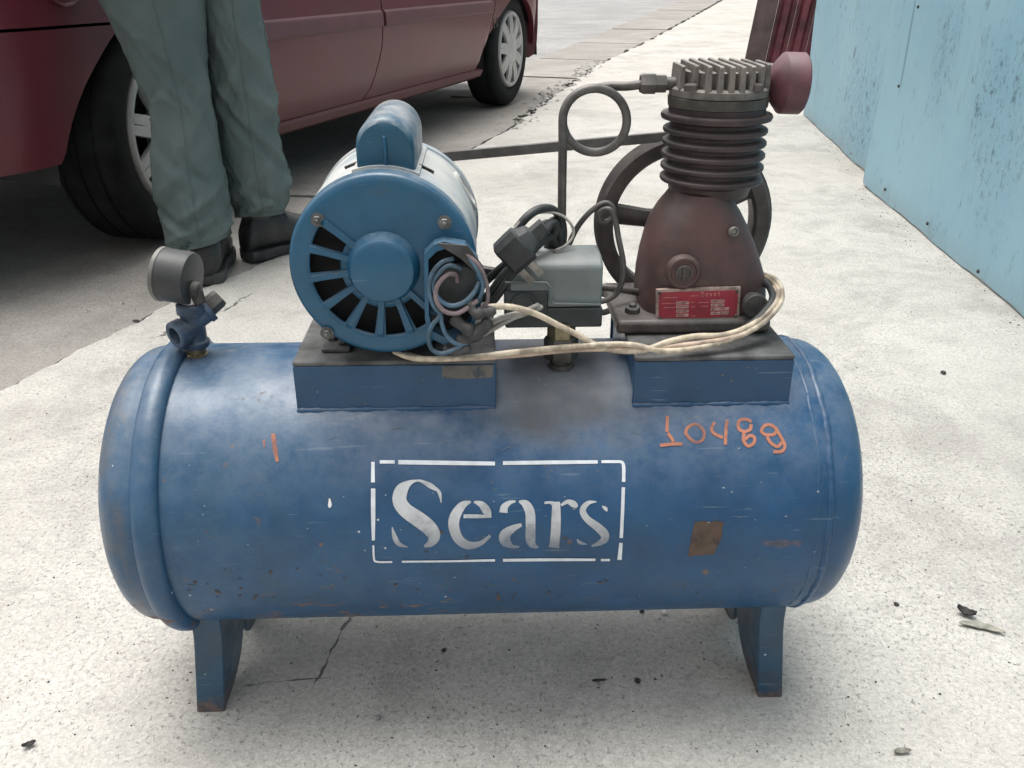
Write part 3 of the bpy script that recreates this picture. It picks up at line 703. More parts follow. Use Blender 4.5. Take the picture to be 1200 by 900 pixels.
def cloth_leg(mb, rows, Y0, Y1, depth, seed, folds):
    R_ = leg_rings(rows, Y0, Y1, depth)
    R_.sort(key=lambda r: r[0].z)
    cs = spline([r[0] for r in R_], 12); ws = [v.x for v in spline([Vector((r[1], 0, 0)) for r in R_], 12)]
    n = 96; rings = []
    zmin = cs[0].z
    for c, w_ in zip(cs, ws):
        ring = []
        for j in range(n):
            a_ = 2*PI*j/n; ca, sa = math.cos(a_), math.sin(a_)
            h = c.z - zmin; d = 0.0
            for (zf, ang, amp, wid, slope) in folds:                    # amp is doubled where the cloth creases sharply      # long soft folds, each running diagonally round the leg
                da = (a_ - ang + PI) % (2*PI) - PI
                e_ = (h - zf - slope*da) / wid; d += 1.0 * amp * (math.exp(-abs(e_) ** 1.6) - .6 * math.exp(-((e_ + 1.6) / .9) ** 2)) * math.exp(-(da / .95) ** 2)
            d += .0022 * math.sin(h*38 + 2.1*math.sin(a_*2+seed) + seed) * math.exp(-((h - .06)/.14)**2)
            knee = min(1, .25 + h / .08) * (.45 + .55 * (math.exp(-((h - .05) / .09) ** 2) + math.exp(-((h - .36) / .10) ** 2)))
            q = Vector((ca * w_ * 11 + seed * 7, sa * w_ * 11, h * 12 + 2.2 * math.sin(a_ + seed)))
            rdg = 1 - abs(mnoise.noise(q + Vector((0, 0, .6 * mnoise.noise(q * 1.7))))) * 2.2
            rd2 = 1 - abs(mnoise.noise(Vector((ca * w_ * 14, sa * w_ * 14 + seed, h * 24 - 5 * math.cos(a_)))) ) * 2
            d += knee * (.0085 * (max(0, rdg) ** 2.5 - .42) + .003 * (max(0, rd2) ** 2 - .4))
            rx = w_ + d; ry = w_ * depth + d
            hem = .012 * math.sin(a_ + 1.0 + seed) * max(0, 1 - h / .05)
            ring.append(c + Vector((ca * rx, sa * ry, hem)))
        rings.append(ring)
    SEAMS.append([[rings[i][k] + (rings[i][k] - cs[i]).normalized() * .0006 for i in range(2, len(rings), 2)] for k in (n * 3 // 4 + 6, 2)]); HEMS.append([[rings[i][j] + (rings[i][j] - cs[i]).normalized() * .0005 for j in range(n)] for i in (7,)])
    inner = [[c_ + (p - c_) * .94 + Vector((0, 0, .05)) for p in rings[0]] for c_ in [cs[0]]]
    mb.loft(inner + rings, True, False)
SEAMS, HEMS = [], []
tro = MB()
f1 = [(.035, 4.6, .010, .012, .03), (.07, 4.2, -.008, .012, -.03), (.10, 5.2, .009, .014, .05), (.15, 4.4, .007, .02, .06), (.19, 5.0, -.006, .02, -.05), (.38, 4.5, -.007, .02, .07), (.42, 5.2, .008, .025, -.09), (.28, 5.4, .006, .03, .10), (.5, 4.6, .007, .04, .12), (.05, .3, .008, .015, .04)]
f2 = [(.03, 4.8, .010, .012, .03), (.06, 5.4, -.008, .012, -.04), (.09, 4.5, .009, .016, .05), (.20, 5.6, .009, .018, -.08), (.24, 4.9, -.007, .018, -.08), (.29, 5.8, .009, .02, -.06), (.36, 4.6, .007, .03, .09), (.30, .1, .010, .016, .03), (.44, 5.3, .007, .03, -.10), (.10, .2, .010, .02, .04)]
cloth_leg(tro, near_leg, 2.18, 2.24, 1.15, 0.4, f1)
cloth_leg(tro, far_leg, 2.37, 2.34, 1.12, 1.9, f2)
hipc = Vector((-.76, 2.29, 0)) - off
def ering(c, rx, ry, z, rot=.5, n=40):
    return [Vector((c.x + math.cos(a_)*rx*math.cos(rot) - math.sin(a_)*ry*math.sin(rot), c.y + math.cos(a_)*rx*math.sin(rot) + math.sin(a_)*ry*math.cos(rot), z)) for a_ in (2*PI*j/n for j in range(n))]
tro.loft([ering(hipc, .17, .12, .76), ering(hipc, .185, .135, .84), ering(hipc, .185, .14, .92), ering(hipc, .172, .128, 1.0), ering(hipc, .165, .12, 1.04)], True, True)
bodyv = {}
def skin_body():
    nl = Z_ = None
    nh, fh = gy(236, 262, 2.18) - off, gy(303, 240, 2.37) - off
    V = [Vector((hipc.x, hipc.y, .95)), Vector((hipc.x, hipc.y, 1.10)), Vector((hipc.x+.01, hipc.y+.01, 1.28)), Vector((hipc.x+.02, hipc.y+.015, 1.44)), Vector((hipc.x+.03, hipc.y+.02, 1.52)), Vector((hipc.x+.05, hipc.y+.03, 1.60)), Vector((hipc.x+.055, hipc.y+.035, 1.70)),
         Vector((hipc.x-.08, hipc.y-.05, .88)), gy(208, 95, 2.21) - off, Vector((nh.x, nh.y, .17)),
         Vector((hipc.x+.08, hipc.y+.05, .88)), gy(285, 95, 2.355) - off, Vector((fh.x, fh.y, .17)),
         Vector((hipc.x-.17, hipc.y-.10, 1.42)), Vector((hipc.x-.24, hipc.y-.12, 1.14)), Vector((hipc.x-.10, hipc.y+.10, 1.06)),
         Vector((hipc.x+.20, hipc.y+.12, 1.42)), Vector((hipc.x+.25, hipc.y+.12, 1.14)), Vector((hipc.x+.10, hipc.y+.20, 1.06))]
    E_ = [(0,1),(1,2),(2,3),(3,4),(4,5),(5,6),(0,7),(7,8),(8,9),(0,10),(10,11),(11,12),(3,13),(13,14),(14,15),(3,16),(16,17),(17,18)]
    Rr = [(.13,.10),(.125,.095),(.145,.105),(.12,.09),(.05,.05),(.075,.085),(.07,.08),(.075,.075),(.05,.05),(.035,.035),(.075,.075),(.05,.05),(.035,.035),(.055,.055),(.042,.042),(.028,.028),(.055,.055),(.042,.042),(.028,.028)]
    # five fingers on each hand
    for wi, el in ((15, 14), (18, 17)):
        d = (V[wi] - V[el]).normalized(); side = d.cross(Vector((0, 0, 1))).normalized(); up_ = side.cross(d)
        palm = len(V); V.append(V[wi] + d*.06); E_.append((wi, palm)); Rr.append((.036, .018))
        for k, (o, L_) in enumerate(((.03, .07), (.010, .08), (-.010, .076), (-.03, .062))):
            a_ = len(V); V.append(V[palm] + d*.04 + up_*o); V.append(V[palm] + d*(.04+L_*.5) + up_*o*1.1 + side*.008); V.append(V[palm] + d*(.035+L_*.9) + up_*o*1.1 + side*.03)
            E_ += [(palm, a_), (a_, a_+1), (a_+1, a_+2)]; Rr += [(.0095,.0095),(.009,.009),(.008,.008)]
        a_ = len(V); V.append(V[wi] + d*.035 + up_*.045 + side*.01); V.append(V[wi] + d*.075 + up_*.06 + side*.025); E_ += [(wi, a_), (a_, a_+1)]; Rr += [(.011,.011),(.009,.009)]
    me = bpy.data.meshes.new('body'); me.from_pydata([tuple(v) for v in V], E_, []); o = bpy.data.objects.new('body', me); COL.objects.link(o)
    sk = o.modifiers.new('skin', 'SKIN'); sk.use_smooth_shade = True
    for i, r in enumerate(Rr): me.skin_vertices[0].data[i].radius = r
    me.skin_vertices[0].data[0].use_root = True
    sb = o.modifiers.new('sub', 'SUBSURF'); sb.levels = 2; sb.render_levels = 2
    me.materials.append(MT['skin']); o.parent = person; return o
skin_body()
tr_o = obj('trousers', tro, MT['trousers'], person, smooth=180)
for sm_ in SEAMS:
    for P_ in sm_: mb = MB(); mb.tube(P_, .0014, 5, 2); obj('side_seam', mb, MT['trousers'], tr_o, smooth=180)
for hm in HEMS: mb = MB(); mb.tube(hm[0] + hm[0][:1], .0012, 5, 1, False, False); obj('hem_stitch', mb, MT['trousers'], tr_o, smooth=180)
sh = MB(); sh.loft([ering(hipc, r_[0], r_[1], z_) for z_, r_ in ((.99, (.178, .13)), (1.1, (.172, .13)), (1.28, (.195, .14)), (1.40, (.205, .13)), (1.47, (.14, .10)), (1.51, (.075, .07)))], True, False)
for sx in (-1, 1):
    s0 = Vector((hipc.x + (.14 if sx > 0 else -.12), hipc.y + (.09 if sx > 0 else -.07), 1.41)); s1 = Vector((hipc.x + (.25 if sx > 0 else -.24), hipc.y + (.12 if sx > 0 else -.12), 1.14))
    sh.tube([s0, s0.lerp(s1, .5), s1, s1 + Vector((-.02*sx, .06, -.03))], lambda t: .075 - .012*t, 16, 5, False)
obj('shirt', sh, MT['shirt'], person, smooth=180)
hc = Vector((hipc.x + .055, hipc.y + .03, 1.66)); fdir = Vector((.75, .66, 0)).normalized(); fs = Vector((-fdir.y, fdir.x, 0))
hr = MB(); hr.lathe([(-.02, .095), (.03, .097), (.07, .082), (.098, .05), (.108, .0)], Matrix.Translation(hc - fdir*.012 + Vector((0, 0, .01))), 24); obj('hair', hr, MT['hair'], person, smooth=180)
for sx in (-1, 1):
    e = MB(); e.lathe([(-.003, .0), (0, .012), (.006, .009), (.009, .0)], axisM(hc + fdir*.078 + fs*.032*sx + Vector((0, 0, .0)), fdir), 12); obj('eye', e, MT['eye'], person, smooth=180)
    e = MB(); e.lathe([(-.006, .022), (.004, .03), (.01, .024), (.01, .0)], axisM(hc + fs*.078*sx, fs*sx - fdir*.3), 12); obj('ear', e, MT['skin'], person, smooth=180)
nse = MB(); nse.loft([[hc + fdir*(.08 + d) + fs*x_ + Vector((0, 0, z_)) for x_, d in ((-w_, 0), (0, h_), (w_, 0))] for z_, w_, h_ in ((.005, .008, .008), (-.02, .012, .018), (-.042, .016, .026), (-.05, .012, .006))]); obj('nose', nse, MT['skin'], person, smooth=180)
mo = MB(); mo.tube([hc + fdir*.078 + fs*-.025 + Vector((0,0,-.075)), hc + fdir*.087 + Vector((0,0,-.073)), hc + fdir*.078 + fs*.025 + Vector((0,0,-.075))], .006, 8); obj('mouth', mo, MT['skin'], person, smooth=180)
def shoe(heel, yaw, L_=.285):
    f = Vector((math.cos(yaw), math.sin(yaw), 0)); s_ = Vector((-f.y, f.x, 0)); o = heel - off
    def ringat(t, hw, h, z0, n=22, flat=.0):
        r = []
        for j in range(n):
            a_ = 2*PI*j/n; c_, q = math.cos(a_), math.sin(a_)
            zz = z0 + h/2 + (h/2) * (abs(q) ** .75) * (1 if q > 0 else -1); hw2 = hw * (1.0 if q < 0 else 1 - .25*q)
            r.append(o + f*(t*L_) + s_*(hw2 * (abs(c_) ** .8) * (1 if c_ > 0 else -1)) + Vector((0, 0, zz)))
        return r
    up_ = MB(); up_.loft([ringat(t, hw, h, .022) for t, hw, h in ((.0, .022, .05), (.02, .032, .075), (.07, .037, .105), (.16, .039, .13), (.28, .04, .128), (.38, .041, .112), (.48, .044, .092), (.60, .048, .078), (.72, .05, .066), (.84, .047, .056), (.93, .037, .046), (.985, .02, .034), (1.0, .008, .02))])
    up_.loft([[o + f*(L_*.20 + .004*math.cos(a_)*0 + .046*k*math.cos(a_)) + s_*(.036*k*math.sin(a_)) + Vector((0, 0, z_)) for a_ in (2*PI*j/24 for j in range(24))] for z_, k in ((.08, 1.0), (.13, 1.02), (.165, .98), (.19, 1.0), (.192, .9))])
    sh_ = obj('shoe', up_, MT['leather'], person, smooth=60)
    so = MB(); pr = [(.0, .0), (.0, .024), (.02, .035), (.10, .041), (.25, .039), (.42, .041), (.6, .05), (.75, .053), (.87, .049), (.96, .036), (1.01, .014), (1.015, 0)]
    out = [(t, w_) for t, w_ in pr] + [(t, -w_) for t, w_ in reversed(pr[1:-1])]
    so.loft([[o + f*(t*L_) + s_*w_*k + Vector((0, 0, z_ + (.006 if .3 < t < .5 and z_ < .01 else 0))) for t, w_ in out] for z_, k in ((0.001, .94), (.006, 1), (.022, 1.02), (.028, .95))]); obj('sole', so, MT['sole'], sh_, smooth=40)
    ts = MB()     # stitched seam between vamp and quarter, ankle collar
    ts.tube([o + f*(.5*L_) + s_*-.043 + Vector((0, 0, .05)), o + f*(.42*L_) + s_*-.03 + Vector((0,0,.11)), o + f*(.40*L_) + Vector((0,0,.137)), o + f*(.42*L_) + s_*.03 + Vector((0,0,.11)), o + f*(.5*L_) + s_*.043 + Vector((0,0,.05))], .0035, 6)
    obj('seam', ts, MT['leather'], sh_, smooth=180)
for (hx, hy, hY, yw_) in ((240, 275, 2.18, rad(102)), (303, 250, 2.37, rad(46))):
    an = gy(hx, hy, hY); an.z = 0; shoe(an - Vector((math.cos(yw_), math.sin(yw_), 0)) * .057, yw_)

# ================================================================== the compressor
K = empty('air_compressor', ORG, PSI)
tag(K, 'worn blue electric air compressor with horizontal tank standing on the sidewalk', 'air compressor')
# --- tank
XL, XR = -.350, .286          # seams between the drum and its domed ends
def mapx(): return Matrix.Translation(Vector((0, 0, TZ))) @ Matrix.Rotation(PI/2, 4, 'Y')
prof = []
DL = .046
for k in range(13):
    a_ = PI/2 * k / 12; prof.append((XL - .004 - DL * .88 * math.cos(a_) ** .9, TR * .993 * math.sin(a_) ** .55 if k else 0.0))
prof += [(XL + .001, TR * .995), (XL + .004, TR)]
prof += [(x_, TR) for x_ in np.linspace(XL + .03, XR - .03, 24)]
prof += [(XR, TR), (XR + .003, TR * .988)]
for k in range(12, -1, -1):
    a_ = PI/2 * k / 12; prof.append((XR + .008 + DL * math.cos(a_) ** .9, TR * .985 * math.sin(a_) ** .55 if k else 0.0))
mb = MB(); mb.lathe(prof, mapx(), 160, False); tank = obj('tank', mb, MT['tank'], K, smooth=50)
# left rolled bead: a thick rounded hoop
mb = MB(); n = 14; bw, bh = .0125, .0095; cx = XL + .018
rp = [(cx + bw*math.cos(2*PI*k/n), TR + .001 + bh*math.sin(2*PI*k/n)) for k in range(n)]
mb.loft([[Vector((a_, r*math.sin(t), TZ + r*math.cos(t))) for a_, r in rp] for t in (2*PI*j/120 for j in range(121))], True, False)
obj('end_hoop', mb, MT['tank'], tank, smooth=180)
for x0, seed, wd in ((XR - .010, 1, .0022), (XR + .001, 5, .0034)):   # weld beads: lumpy rings
    mb = MB(); rows = []
    for j in range(241):
        t = 2*PI*j/240; rr = wd * (1 + .12*math.sin(j*2.1+seed) + .12*math.sin(j*.7+seed)); xo = x0 + .0005*math.sin(j*.31+seed)+.0003*math.sin(j*.83)
        rows.append([Vector((xo + rr*math.cos(q), (TR - .001 + rr*.6*math.sin(q))*math.sin(t), TZ + (TR - .001 + rr*.6*math.sin(q))*math.cos(t))) for q in (2*PI*k/8 for k in range(8))])
    mb.loft(rows, True, False); obj('weld_bead', mb, MT['tank'], tank, smooth=180)
# --- legs: a folded plate under each corner
def leg(x_out, x_in, sy):
    mb = MB(); yf = -.092 * 1.0
    t = .005; sg = 1 if x_in > x_out else -1
    def zt(y): return TZ - math.sqrt(max(0, TR*TR - y*y)) + .006
    # front flange
    n = 10; zs = [0.0 + (zt(yf) + .02) * k / n for k in range(n + 1)]
    def wtop(q): return q
    rows = []
    for k, z_ in enumerate(zs):
        q = k / n; ins = .0      # slight taper to the foot
        rows.append([Vector((x_out + sg*ins, (yf)*sy*-1*-1 if False else yf, z_)), Vector((x_in, yf, z_)), Vector((x_in, yf + t, z_)), Vector((x_out + sg*ins, yf + t, z_))])
    mb.loft(rows)
    # side web running back under the tank, its far edge sweeping down to the foot
    pts = []
    for k in range(13):
        an_ = PI/2 * k / 12; y_ = yf + t + .004 + .082 * math.sin(an_) ** (2/3.4); z_ = zt(-.002) * (1 - math.cos(an_) ** (2/3.4)); z_ = min(z_, zt(min(0, y_)))
        pts.append((y_, z_))
    poly = [(yf + .002, 0.0)] + pts + [(yf + .06, zt(yf + .06)), (yf + .03, zt(yf + .03)), (yf + .002, zt(yf + .002))]
    mb.loft([[Vector((x_in - sg*t*.5 + o, y_, z_)) for y_, z_ in poly] for o in (-t/2, t/2)])
    mb.v = [(v[0] - sg * .0115 * max(0, 1 - v[2] / .10), v[1], v[2]) for v in mb.v]
    if sy > 0: mb.v = [(v[0], -v[1], v[2]) for v in mb.v]
    o = obj('leg', mb, MT['leg'], tank, smooth=30, bevel=.0012)
    return o
lx0, lx1 = A(229, 760, -.092).x, A(263, 760, -.092).x
rx0, rx1 = A(914, 760, -.092).x, A(885, 760, -.092).x
for sy in (-1, 1): leg(lx0, lx1, sy); leg(rx0, rx1, sy)
# --- stencilled lettering, laid on the drum
def ribbon(pts, offv=.0005, res=5, z0=None):
    """pts: (px, py, half width px) -> curved strip on the drum"""
    mb = MB(); P = spline([Vector((p[0], p[1], p[2])) for p in pts], res) if len(pts) > 2 else [Vector(p) for p in pts]
    if len(P) == 2: P = [P[0].lerp(P[1], k/6) for k in range(7)]
    rows = []
    for i, p in enumerate(P):
        a_ = P[max(0, i-1)]; b_ = P[min(len(P)-1, i+1)]; d = Vector((b_.x - a_.x, b_.y - a_.y)); d = d.normalized() if d.length else Vector((1, 0)); q = Vector((-d.y, d.x)) * max(.15, p.z)
        rows.append([T(p.x + q.x*k, p.y + q.y*k, offv) for k in (-1, 0, 1)])
    return mb.loft(rows, False, False)
def zz(pts): return [(420 + x / 3.5294, 520 + y / 3.5294, w_ / 3.5294) for x, y, w_ in pts]
glyphs = [
    [  # S
     [(330,195,4),(300,175,11),(262,155,6),(240,152,4)], [(342,245,1.5),(336,205,7),(318,180,4)],
     [(246,152,3),(215,160,10),(180,190,26),(170,235,29),(195,275,30),(245,310,32),(290,345,31),(312,380,27),(300,410,16),(272,425,5)],
     [(140,345,2),(150,385,10),(168,415,9),(205,428,2)]],
    [  # e
     [(465,240,4),(430,255,16),(400,300,22),(395,345,22),(415,395,20),(455,420,17),(505,412,10),(545,380,6)],
     [(478,240,4),(510,252,14),(532,280,17),(545,300,5)], [(435,300,8),(490,300,8),(550,301,5)]],
    [  # a
     [(600,285,17),(604,262,15),(625,244,9),(650,238,4)], [(664,238,4),(692,250,17),(710,285,20),(712,340,20),(712,395,20),(722,418,14),(745,430,3)],
     [(675,335,7),(640,350,14),(608,375,22),(608,402,22),(635,425,9),(665,425,4)]],
    [  # r
     [(770,245,5),(795,243,6),(815,255,14)], [(818,240,16),(818,300,19),(816,360,20),(812,405,20),(808,430,22)], [(838,255,5),(865,240,9),(890,250,14),(905,262,6)]],
    [  # s
     [(985,240,2),(950,245,9),(928,275,13),(945,310,14),(990,345,17),(1018,375,18),(1012,402,14),(965,424,4)],
     [(1008,258,2),(1022,268,8),(1028,280,2)], [(905,395,2),(915,408,7),(945,416,2)]]]
for g in glyphs:
    mb = MB()
    for k, st in enumerate(g):
        r = ribbon(zz(st), .0005 + .00012*k); mb.add(r.v, r.f)
    obj('stencil_letter', mb, MT['letters'], tank, smooth=180)
bars = [[(88,75,7),(150,75,7)], [(165,76,9),(360,79,9),(565,82,8)], [(598,80,8),(800,77,8),(990,75,7)], [(1005,74,6),(1060,74,6),(1088,76,6),(1097,95,7),(1097,158,7)],
        [(60,75,7),(60,160,8)], [(61,185,9),(61,290,9),(62,400,6)], [(62,420,4),(64,470,4),(75,488,4),(140,489,4)], [(180,488,4),(380,486,4),(565,482,5)],
        [(598,482,6),(790,480,6),(980,480,5)], [(1003,481,5),(1040,481,5)], [(1096,180,7),(1092,290,7),(1087,390,7)], [(1086,410,7),(1080,480,9)]]
for b in bars: obj('stencil_bar', ribbon(zz(b), .0006), MT['frame'], tank, smooth=180)
def oz(pts, w_): return [(760 + x * .15, 470 + y * .15, w_) for x, y in pts]
digits = [[[(148,115),(146,180),(144,240)], [(150,250),(180,290),(195,318)], [(90,346),(180,336),(265,334)]],
          [[(290,265),(300,215),(350,182),(400,195),(432,240),(425,295),(380,322),(330,300),(292,255)]],
          [[(517,165),(492,215),(515,255),(580,285)], [(615,145),(605,230),(600,340)]],
          [[(805,160),(750,140),(705,160),(705,215),(745,245),(740,300),(775,350),(820,330),(828,285),(790,270),(755,300)], [(750,240),(795,220),(800,180)]],
          [[(980,262),(915,262),(882,232),(910,190),(960,188),(1000,222),(980,265)], [(925,280),(960,330),(1010,355),(1040,320)], [(995,215),(1040,290),(1065,350),(1040,392),(975,395)]]]
for d in digits:
    mb = MB()
    for k, st in enumerate(d):
        r = ribbon(oz(st, 1.9), .0006 + .0001*k); mb.add(r.v, r.f)
    obj('painted_digit', mb, MT['orange'], tank, smooth=180)
mb = MB()
for st in ([(320,508,2.2),(322,525,2.8),(325,541,1.6)], [(309,515,1.2),(310,524,1.2)]):
    r = ribbon(st, .0006); mb.add(r.v, r.f)
obj('paint_dab', mb, MT['orange'], tank, smooth=180)
# --- brackets (folded plate saddles)
BT = .4005; BY = -.0785
def bracket(px0, px1):
    x0, x1 = A(px0, 425, BY).x, A(px1, 425, BY).x; t = .004
    zb = lambda y: TZ + math.sqrt(TR*TR - y*y)
    mb = MB()
    back = MB()
    for sg, mb_ in ((-1, mb), (1, back)):
        y0 = sg * abs(BY); y1 = y0 - sg * t
        mb_.loft([[Vector((x0, y0, zb(y0) - .004)), Vector((x1, y0, zb(y0) - .004)), Vector((x1, y1, zb(y0) - .004)), Vector((x0, y1, zb(y0) - .004))], [Vector((x0, y0, BT - .0045)), Vector((x1, y0, BT - .0045)), Vector((x1, y1, BT - .0045)), Vector((x0, y1, BT - .0045))]])
    o = obj('bracket', mb, MT['blue'], K, smooth=30, bevel=.001)
    obj('back_plate', back, MT['blue'], o, smooth=30, bevel=.001)
    mb = MB(); mb.box((x0, BY, BT - .0044), (x1, -BY, BT)); obj('bracket_top', mb, MT['plateau'], o, bevel=.0015)
    mb = MB(); n = 40; rows = []
    for i in range(n + 1):
        x_ = x0 + (x1 - x0) * i / n; r = .0021 * (1 + .2*math.sin(i*1.9) + .3*math.sin(i*.6)); y_ = BY - .0003; z_ = zb(BY) - .0005
        rows.append([Vector((x_, y_ + r*math.cos(q), z_ + r*math.sin(q))) for q in (2*PI*k/8 for k in range(8))])
    mb.loft(rows); obj('weld_bead', mb, MT['tank'], o, smooth=180)
    # end plates close the saddle
    for xe in (x0 + .002, x1 - .006):
        mb = MB(); ys_ = [BY + .006 + (-2*BY - .012) * k / 14 for k in range(15)]
        poly = [(y_, zb(y_) - .003) for y_ in ys_] + [(ys_[-1], BT - .0065), (ys_[0], BT - .0065)]
        mb.loft([[Vector((xe + o_, y_, z_)) for y_, z_ in poly] for o_ in (0, .004)]); obj('end_plate', mb, MT['blue'], o, smooth=30)
    return o
br_ = bracket(342, 581); bracket(744, 931)
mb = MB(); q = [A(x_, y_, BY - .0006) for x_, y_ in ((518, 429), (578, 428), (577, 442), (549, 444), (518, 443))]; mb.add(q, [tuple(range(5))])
obj('tan_patch', mb, worn_print('mottled_tan', (.16, .15, .135), .5, .75, .8), br_, smooth=0)  # thin tan patch on the left bracket's front, broken up by noise
mb = MB(); rows = []      # a bare, rusted patch in the shape of a slanted square
for i in range(13):
    t = i / 12; w0 = .7 * math.sin(t * 23) + .5 * math.sin(t * 41)
    l_, r_ = 814 - 8*t + w0, 848 - 6*t - 14*max(0, t - .55) + w0 * .8; y_ = 611 + 41*t
    rows.append([T(l_ + (r_ - l_)*k/8, y_ + .8*math.sin(k*1.9 + i) - (2.5*k/8 if i > 9 else 0), .0004) for k in range(9)])
mb.loft(rows, False, False); obj('rust_patch', mb, worn_print('bare_rust', (.11, .076, .058), .50, .74, .6), tank, smooth=180)
rc = random.Random(11)
def chips(n, place, smin, smax, mat, name, stretch=1.6):
    mb = MB()
    for _ in range(n):
        cx_, cy_ = place(); sz = smin * (smax / smin) ** (rc.random() ** 2); an = rc.uniform(-.5, .5) if rc.random() < .7 else rc.uniform(0, 3); k_ = rc.randint(6, 9); ring = []
        for j in range(k_):
            a_ = 2*PI*j/k_; q = sz * rc.uniform(.45, 1.1); dx_, dy_ = q*stretch*math.cos(a_), q*math.sin(a_)
            ring.append(T(cx_ + dx_*math.cos(an) - dy_*math.sin(an), cy_ + dx_*math.sin(an) + dy_*math.cos(an), .0005))
        mb.add(ring, [tuple(range(k_))])
    o = obj(name, mb, mat, tank, smooth=0); o['kind'] = 'stuff'; return o
low_left = lambda: (rc.gauss(390, 120), min(703, 700 - abs(rc.gauss(0, 42))))
chips(70, low_left, .4, 2.6, worn_print('rust_chip', (.095, .072, .06), .42, .62, .75), 'rust_chips')
chips(30, lambda: (rc.uniform(210, 960), min(700, 704 - abs(rc.gauss(0, 12)))), .7, 3.0, worn_print('rust_chip_low', (.095, .078, .066), .45, .65, .7), 'rust_chips', 2.5)
chips(35, lambda: (rc.uniform(215, 940), rc.uniform(520, 700)), .45, 1.5, worn_print('pale_chip', (.34, .40, .44), .5, .7, .6), 'pale_chips', 2.2)
mb = MB()
for _ in range(34):
    x_, y_ = low_left() if rc.random() < .55 else (rc.uniform(220, 950), rc.uniform(500, 690)); L_ = rc.uniform(4, 20); an = rc.uniform(-.7, .25)
    q = ribbon([(x_, y_, .15), (x_ + L_*.5*math.cos(an), y_ + L_*.5*math.sin(an) + rc.uniform(-1, 1), rc.uniform(.3, .6)), (x_ + L_*math.cos(an), min(704, y_ + L_*math.sin(an)), .15)], .0005, 3); mb.add(q.v, q.f)
o_ = obj('scratches', mb, worn_print('pale_scratch', (.13, .16, .175), .44, .62, .85), tank, smooth=180); o_['kind'] = 'stuff'
mb = ribbon([(386, 584, .6), (386.5, 588, 1.6), (386.5, 592, 2.2), (386, 595, .8)], .0006); obj('paint_drip', mb, MT['white'], tank, smooth=180)

# --- motor
MX, MZ, MR, MF, MBk = -.112, .491, .0795, -.087, .071
def my(y): return axisM(Vector((MX, y, MZ)), (0, -1, 0))       # local Z points to the viewer
def pol(r, a_, y): return Vector((MX + r*math.cos(a_), y, MZ + r*math.sin(a_)))
mb = MB(); mb.lathe([(0, MR*.55), (0, MR*.985), (-.012, MR), (-.016, MR)], my(MF + .002 + .012), 8) if False else None
N = 180
shell = MB(); shell.loft([[pol(r, 2*PI*j/96, y) for j in range(96)] for y, r in ((MF + .017, MR*.985), (MF + .018, MR*.99), (MBk - .012, MR*.99), (MBk - .011, MR*1.012), (MBk, MR*1.012), (MBk + .006, MR*.97), (MBk + .012, MR*.7), (MBk + .016, MR*.3))], True, True)
motor = obj('motor', shell, MT['housing'], K, smooth=30)
# front end bell with real vent openings
slots = [152, 176, 201, 225.5, 251, 277, 302]
fb = MB(); NA = 240
rs = [.0, .030, .036, .062, .066, .072, .0765, MR]
def yof(r): return MF + (.0 if r < .072 else (r - .072) ** 2 * 60)
verts = {}
def vid(i, j):
    j %= NA
    if i == 0: j = 0
    if (i, j) not in verts:
        verts[(i, j)] = len(fb.v); r = rs[i]; p = pol(r, 2*PI*j/NA, yof(r)); fb.v.append(tuple(p))
    return verts[(i, j)]
for i in range(len(rs) - 1):
    for j in range(NA):
        am = (j + .5) * 360 / NA
        if 2 <= i < 3:
            hit = False
            for s_ in slots:
                if abs((am - s_ + 180) % 360 - 180) < 8.3: hit = True
            if hit: continue
        q = [vid(i, j), vid(i, j+1), vid(i+1, j+1), vid(i+1, j)]
        q = list(dict.fromkeys(q)); fb.f.append(tuple(q))
bell = obj('end_bell', fb, MT['face'], motor, smooth=30)
so_ = bell.modifiers.new('solid', 'SOLIDIFY'); so_.thickness = .0035; so_.offset = -1
mb = MB(); mb.loft([[pol(MR, 2*PI*j/96, y) for j in range(96)] for y in (MF + .0033, MF + .016)] + [[pol(MR*.96, 2*PI*j/96, y) for j in range(96)] for y in (MF + .016, MF + .0045)], True, False); obj('bell_rim', mb, MT['face'], bell, smooth=30)
mb = MB(); mb.lathe([(0, 0), (0, MR*.93)], axisM(Vector((MX, MF + .0155, MZ)), (0, -1, 0)), 48, False); obj('inner_screen', mb, MT['black'], motor)
for k, s_ in enumerate([slots[0] - 12] + [(slots[i] + slots[i+1]) / 2 for i in range(6)] + [slots[-1] + 12]):     # raised ribs between the vents
    a_ = rad(s_); d = Vector((math.cos(a_), 0, math.sin(a_))); q = Vector((-d.z, 0, d.x)); c = Vector((MX, MF, MZ))
    mb = MB(); mb.loft([[c + d*r + q*w_ + Vector((0, y_, 0)) for w_, y_ in ((-.0030, .002), (-.0024, -h_), (.0024, -h_), (.0030, .002))] for r, h_ in ((.028, .004), (.036, .0035), (.060, .003), (.064, .0005))]); obj('vent_rib', mb, MT['face'], bell, smooth=30)
mb = MB(); mb.lathe([(-.002, .0315), (.003, .0305), (.007, .0275), (.013, .0262), (.0145, .0235), (.0148, 0)], my(MF), 56, False); obj('bearing_cap', mb, MT['face'], bell, smooth=45)
for (px, py) in ((372, 258), (521, 261), (383, 391)):
    p = A(px, py, MF - .002); mb = MB(); mb.lathe([(0, .0058), (.0012, .0058), (.0014, .003)], axisM(p + Vector((0, .002, 0)), (0, -1, 0)), 16); hexnut(mb, p + Vector((0, .0008, 0)), (0, -1, 0), .0042, .004, .0025); obj('bolt', mb, MT['dullbolt'], bell, smooth=30)
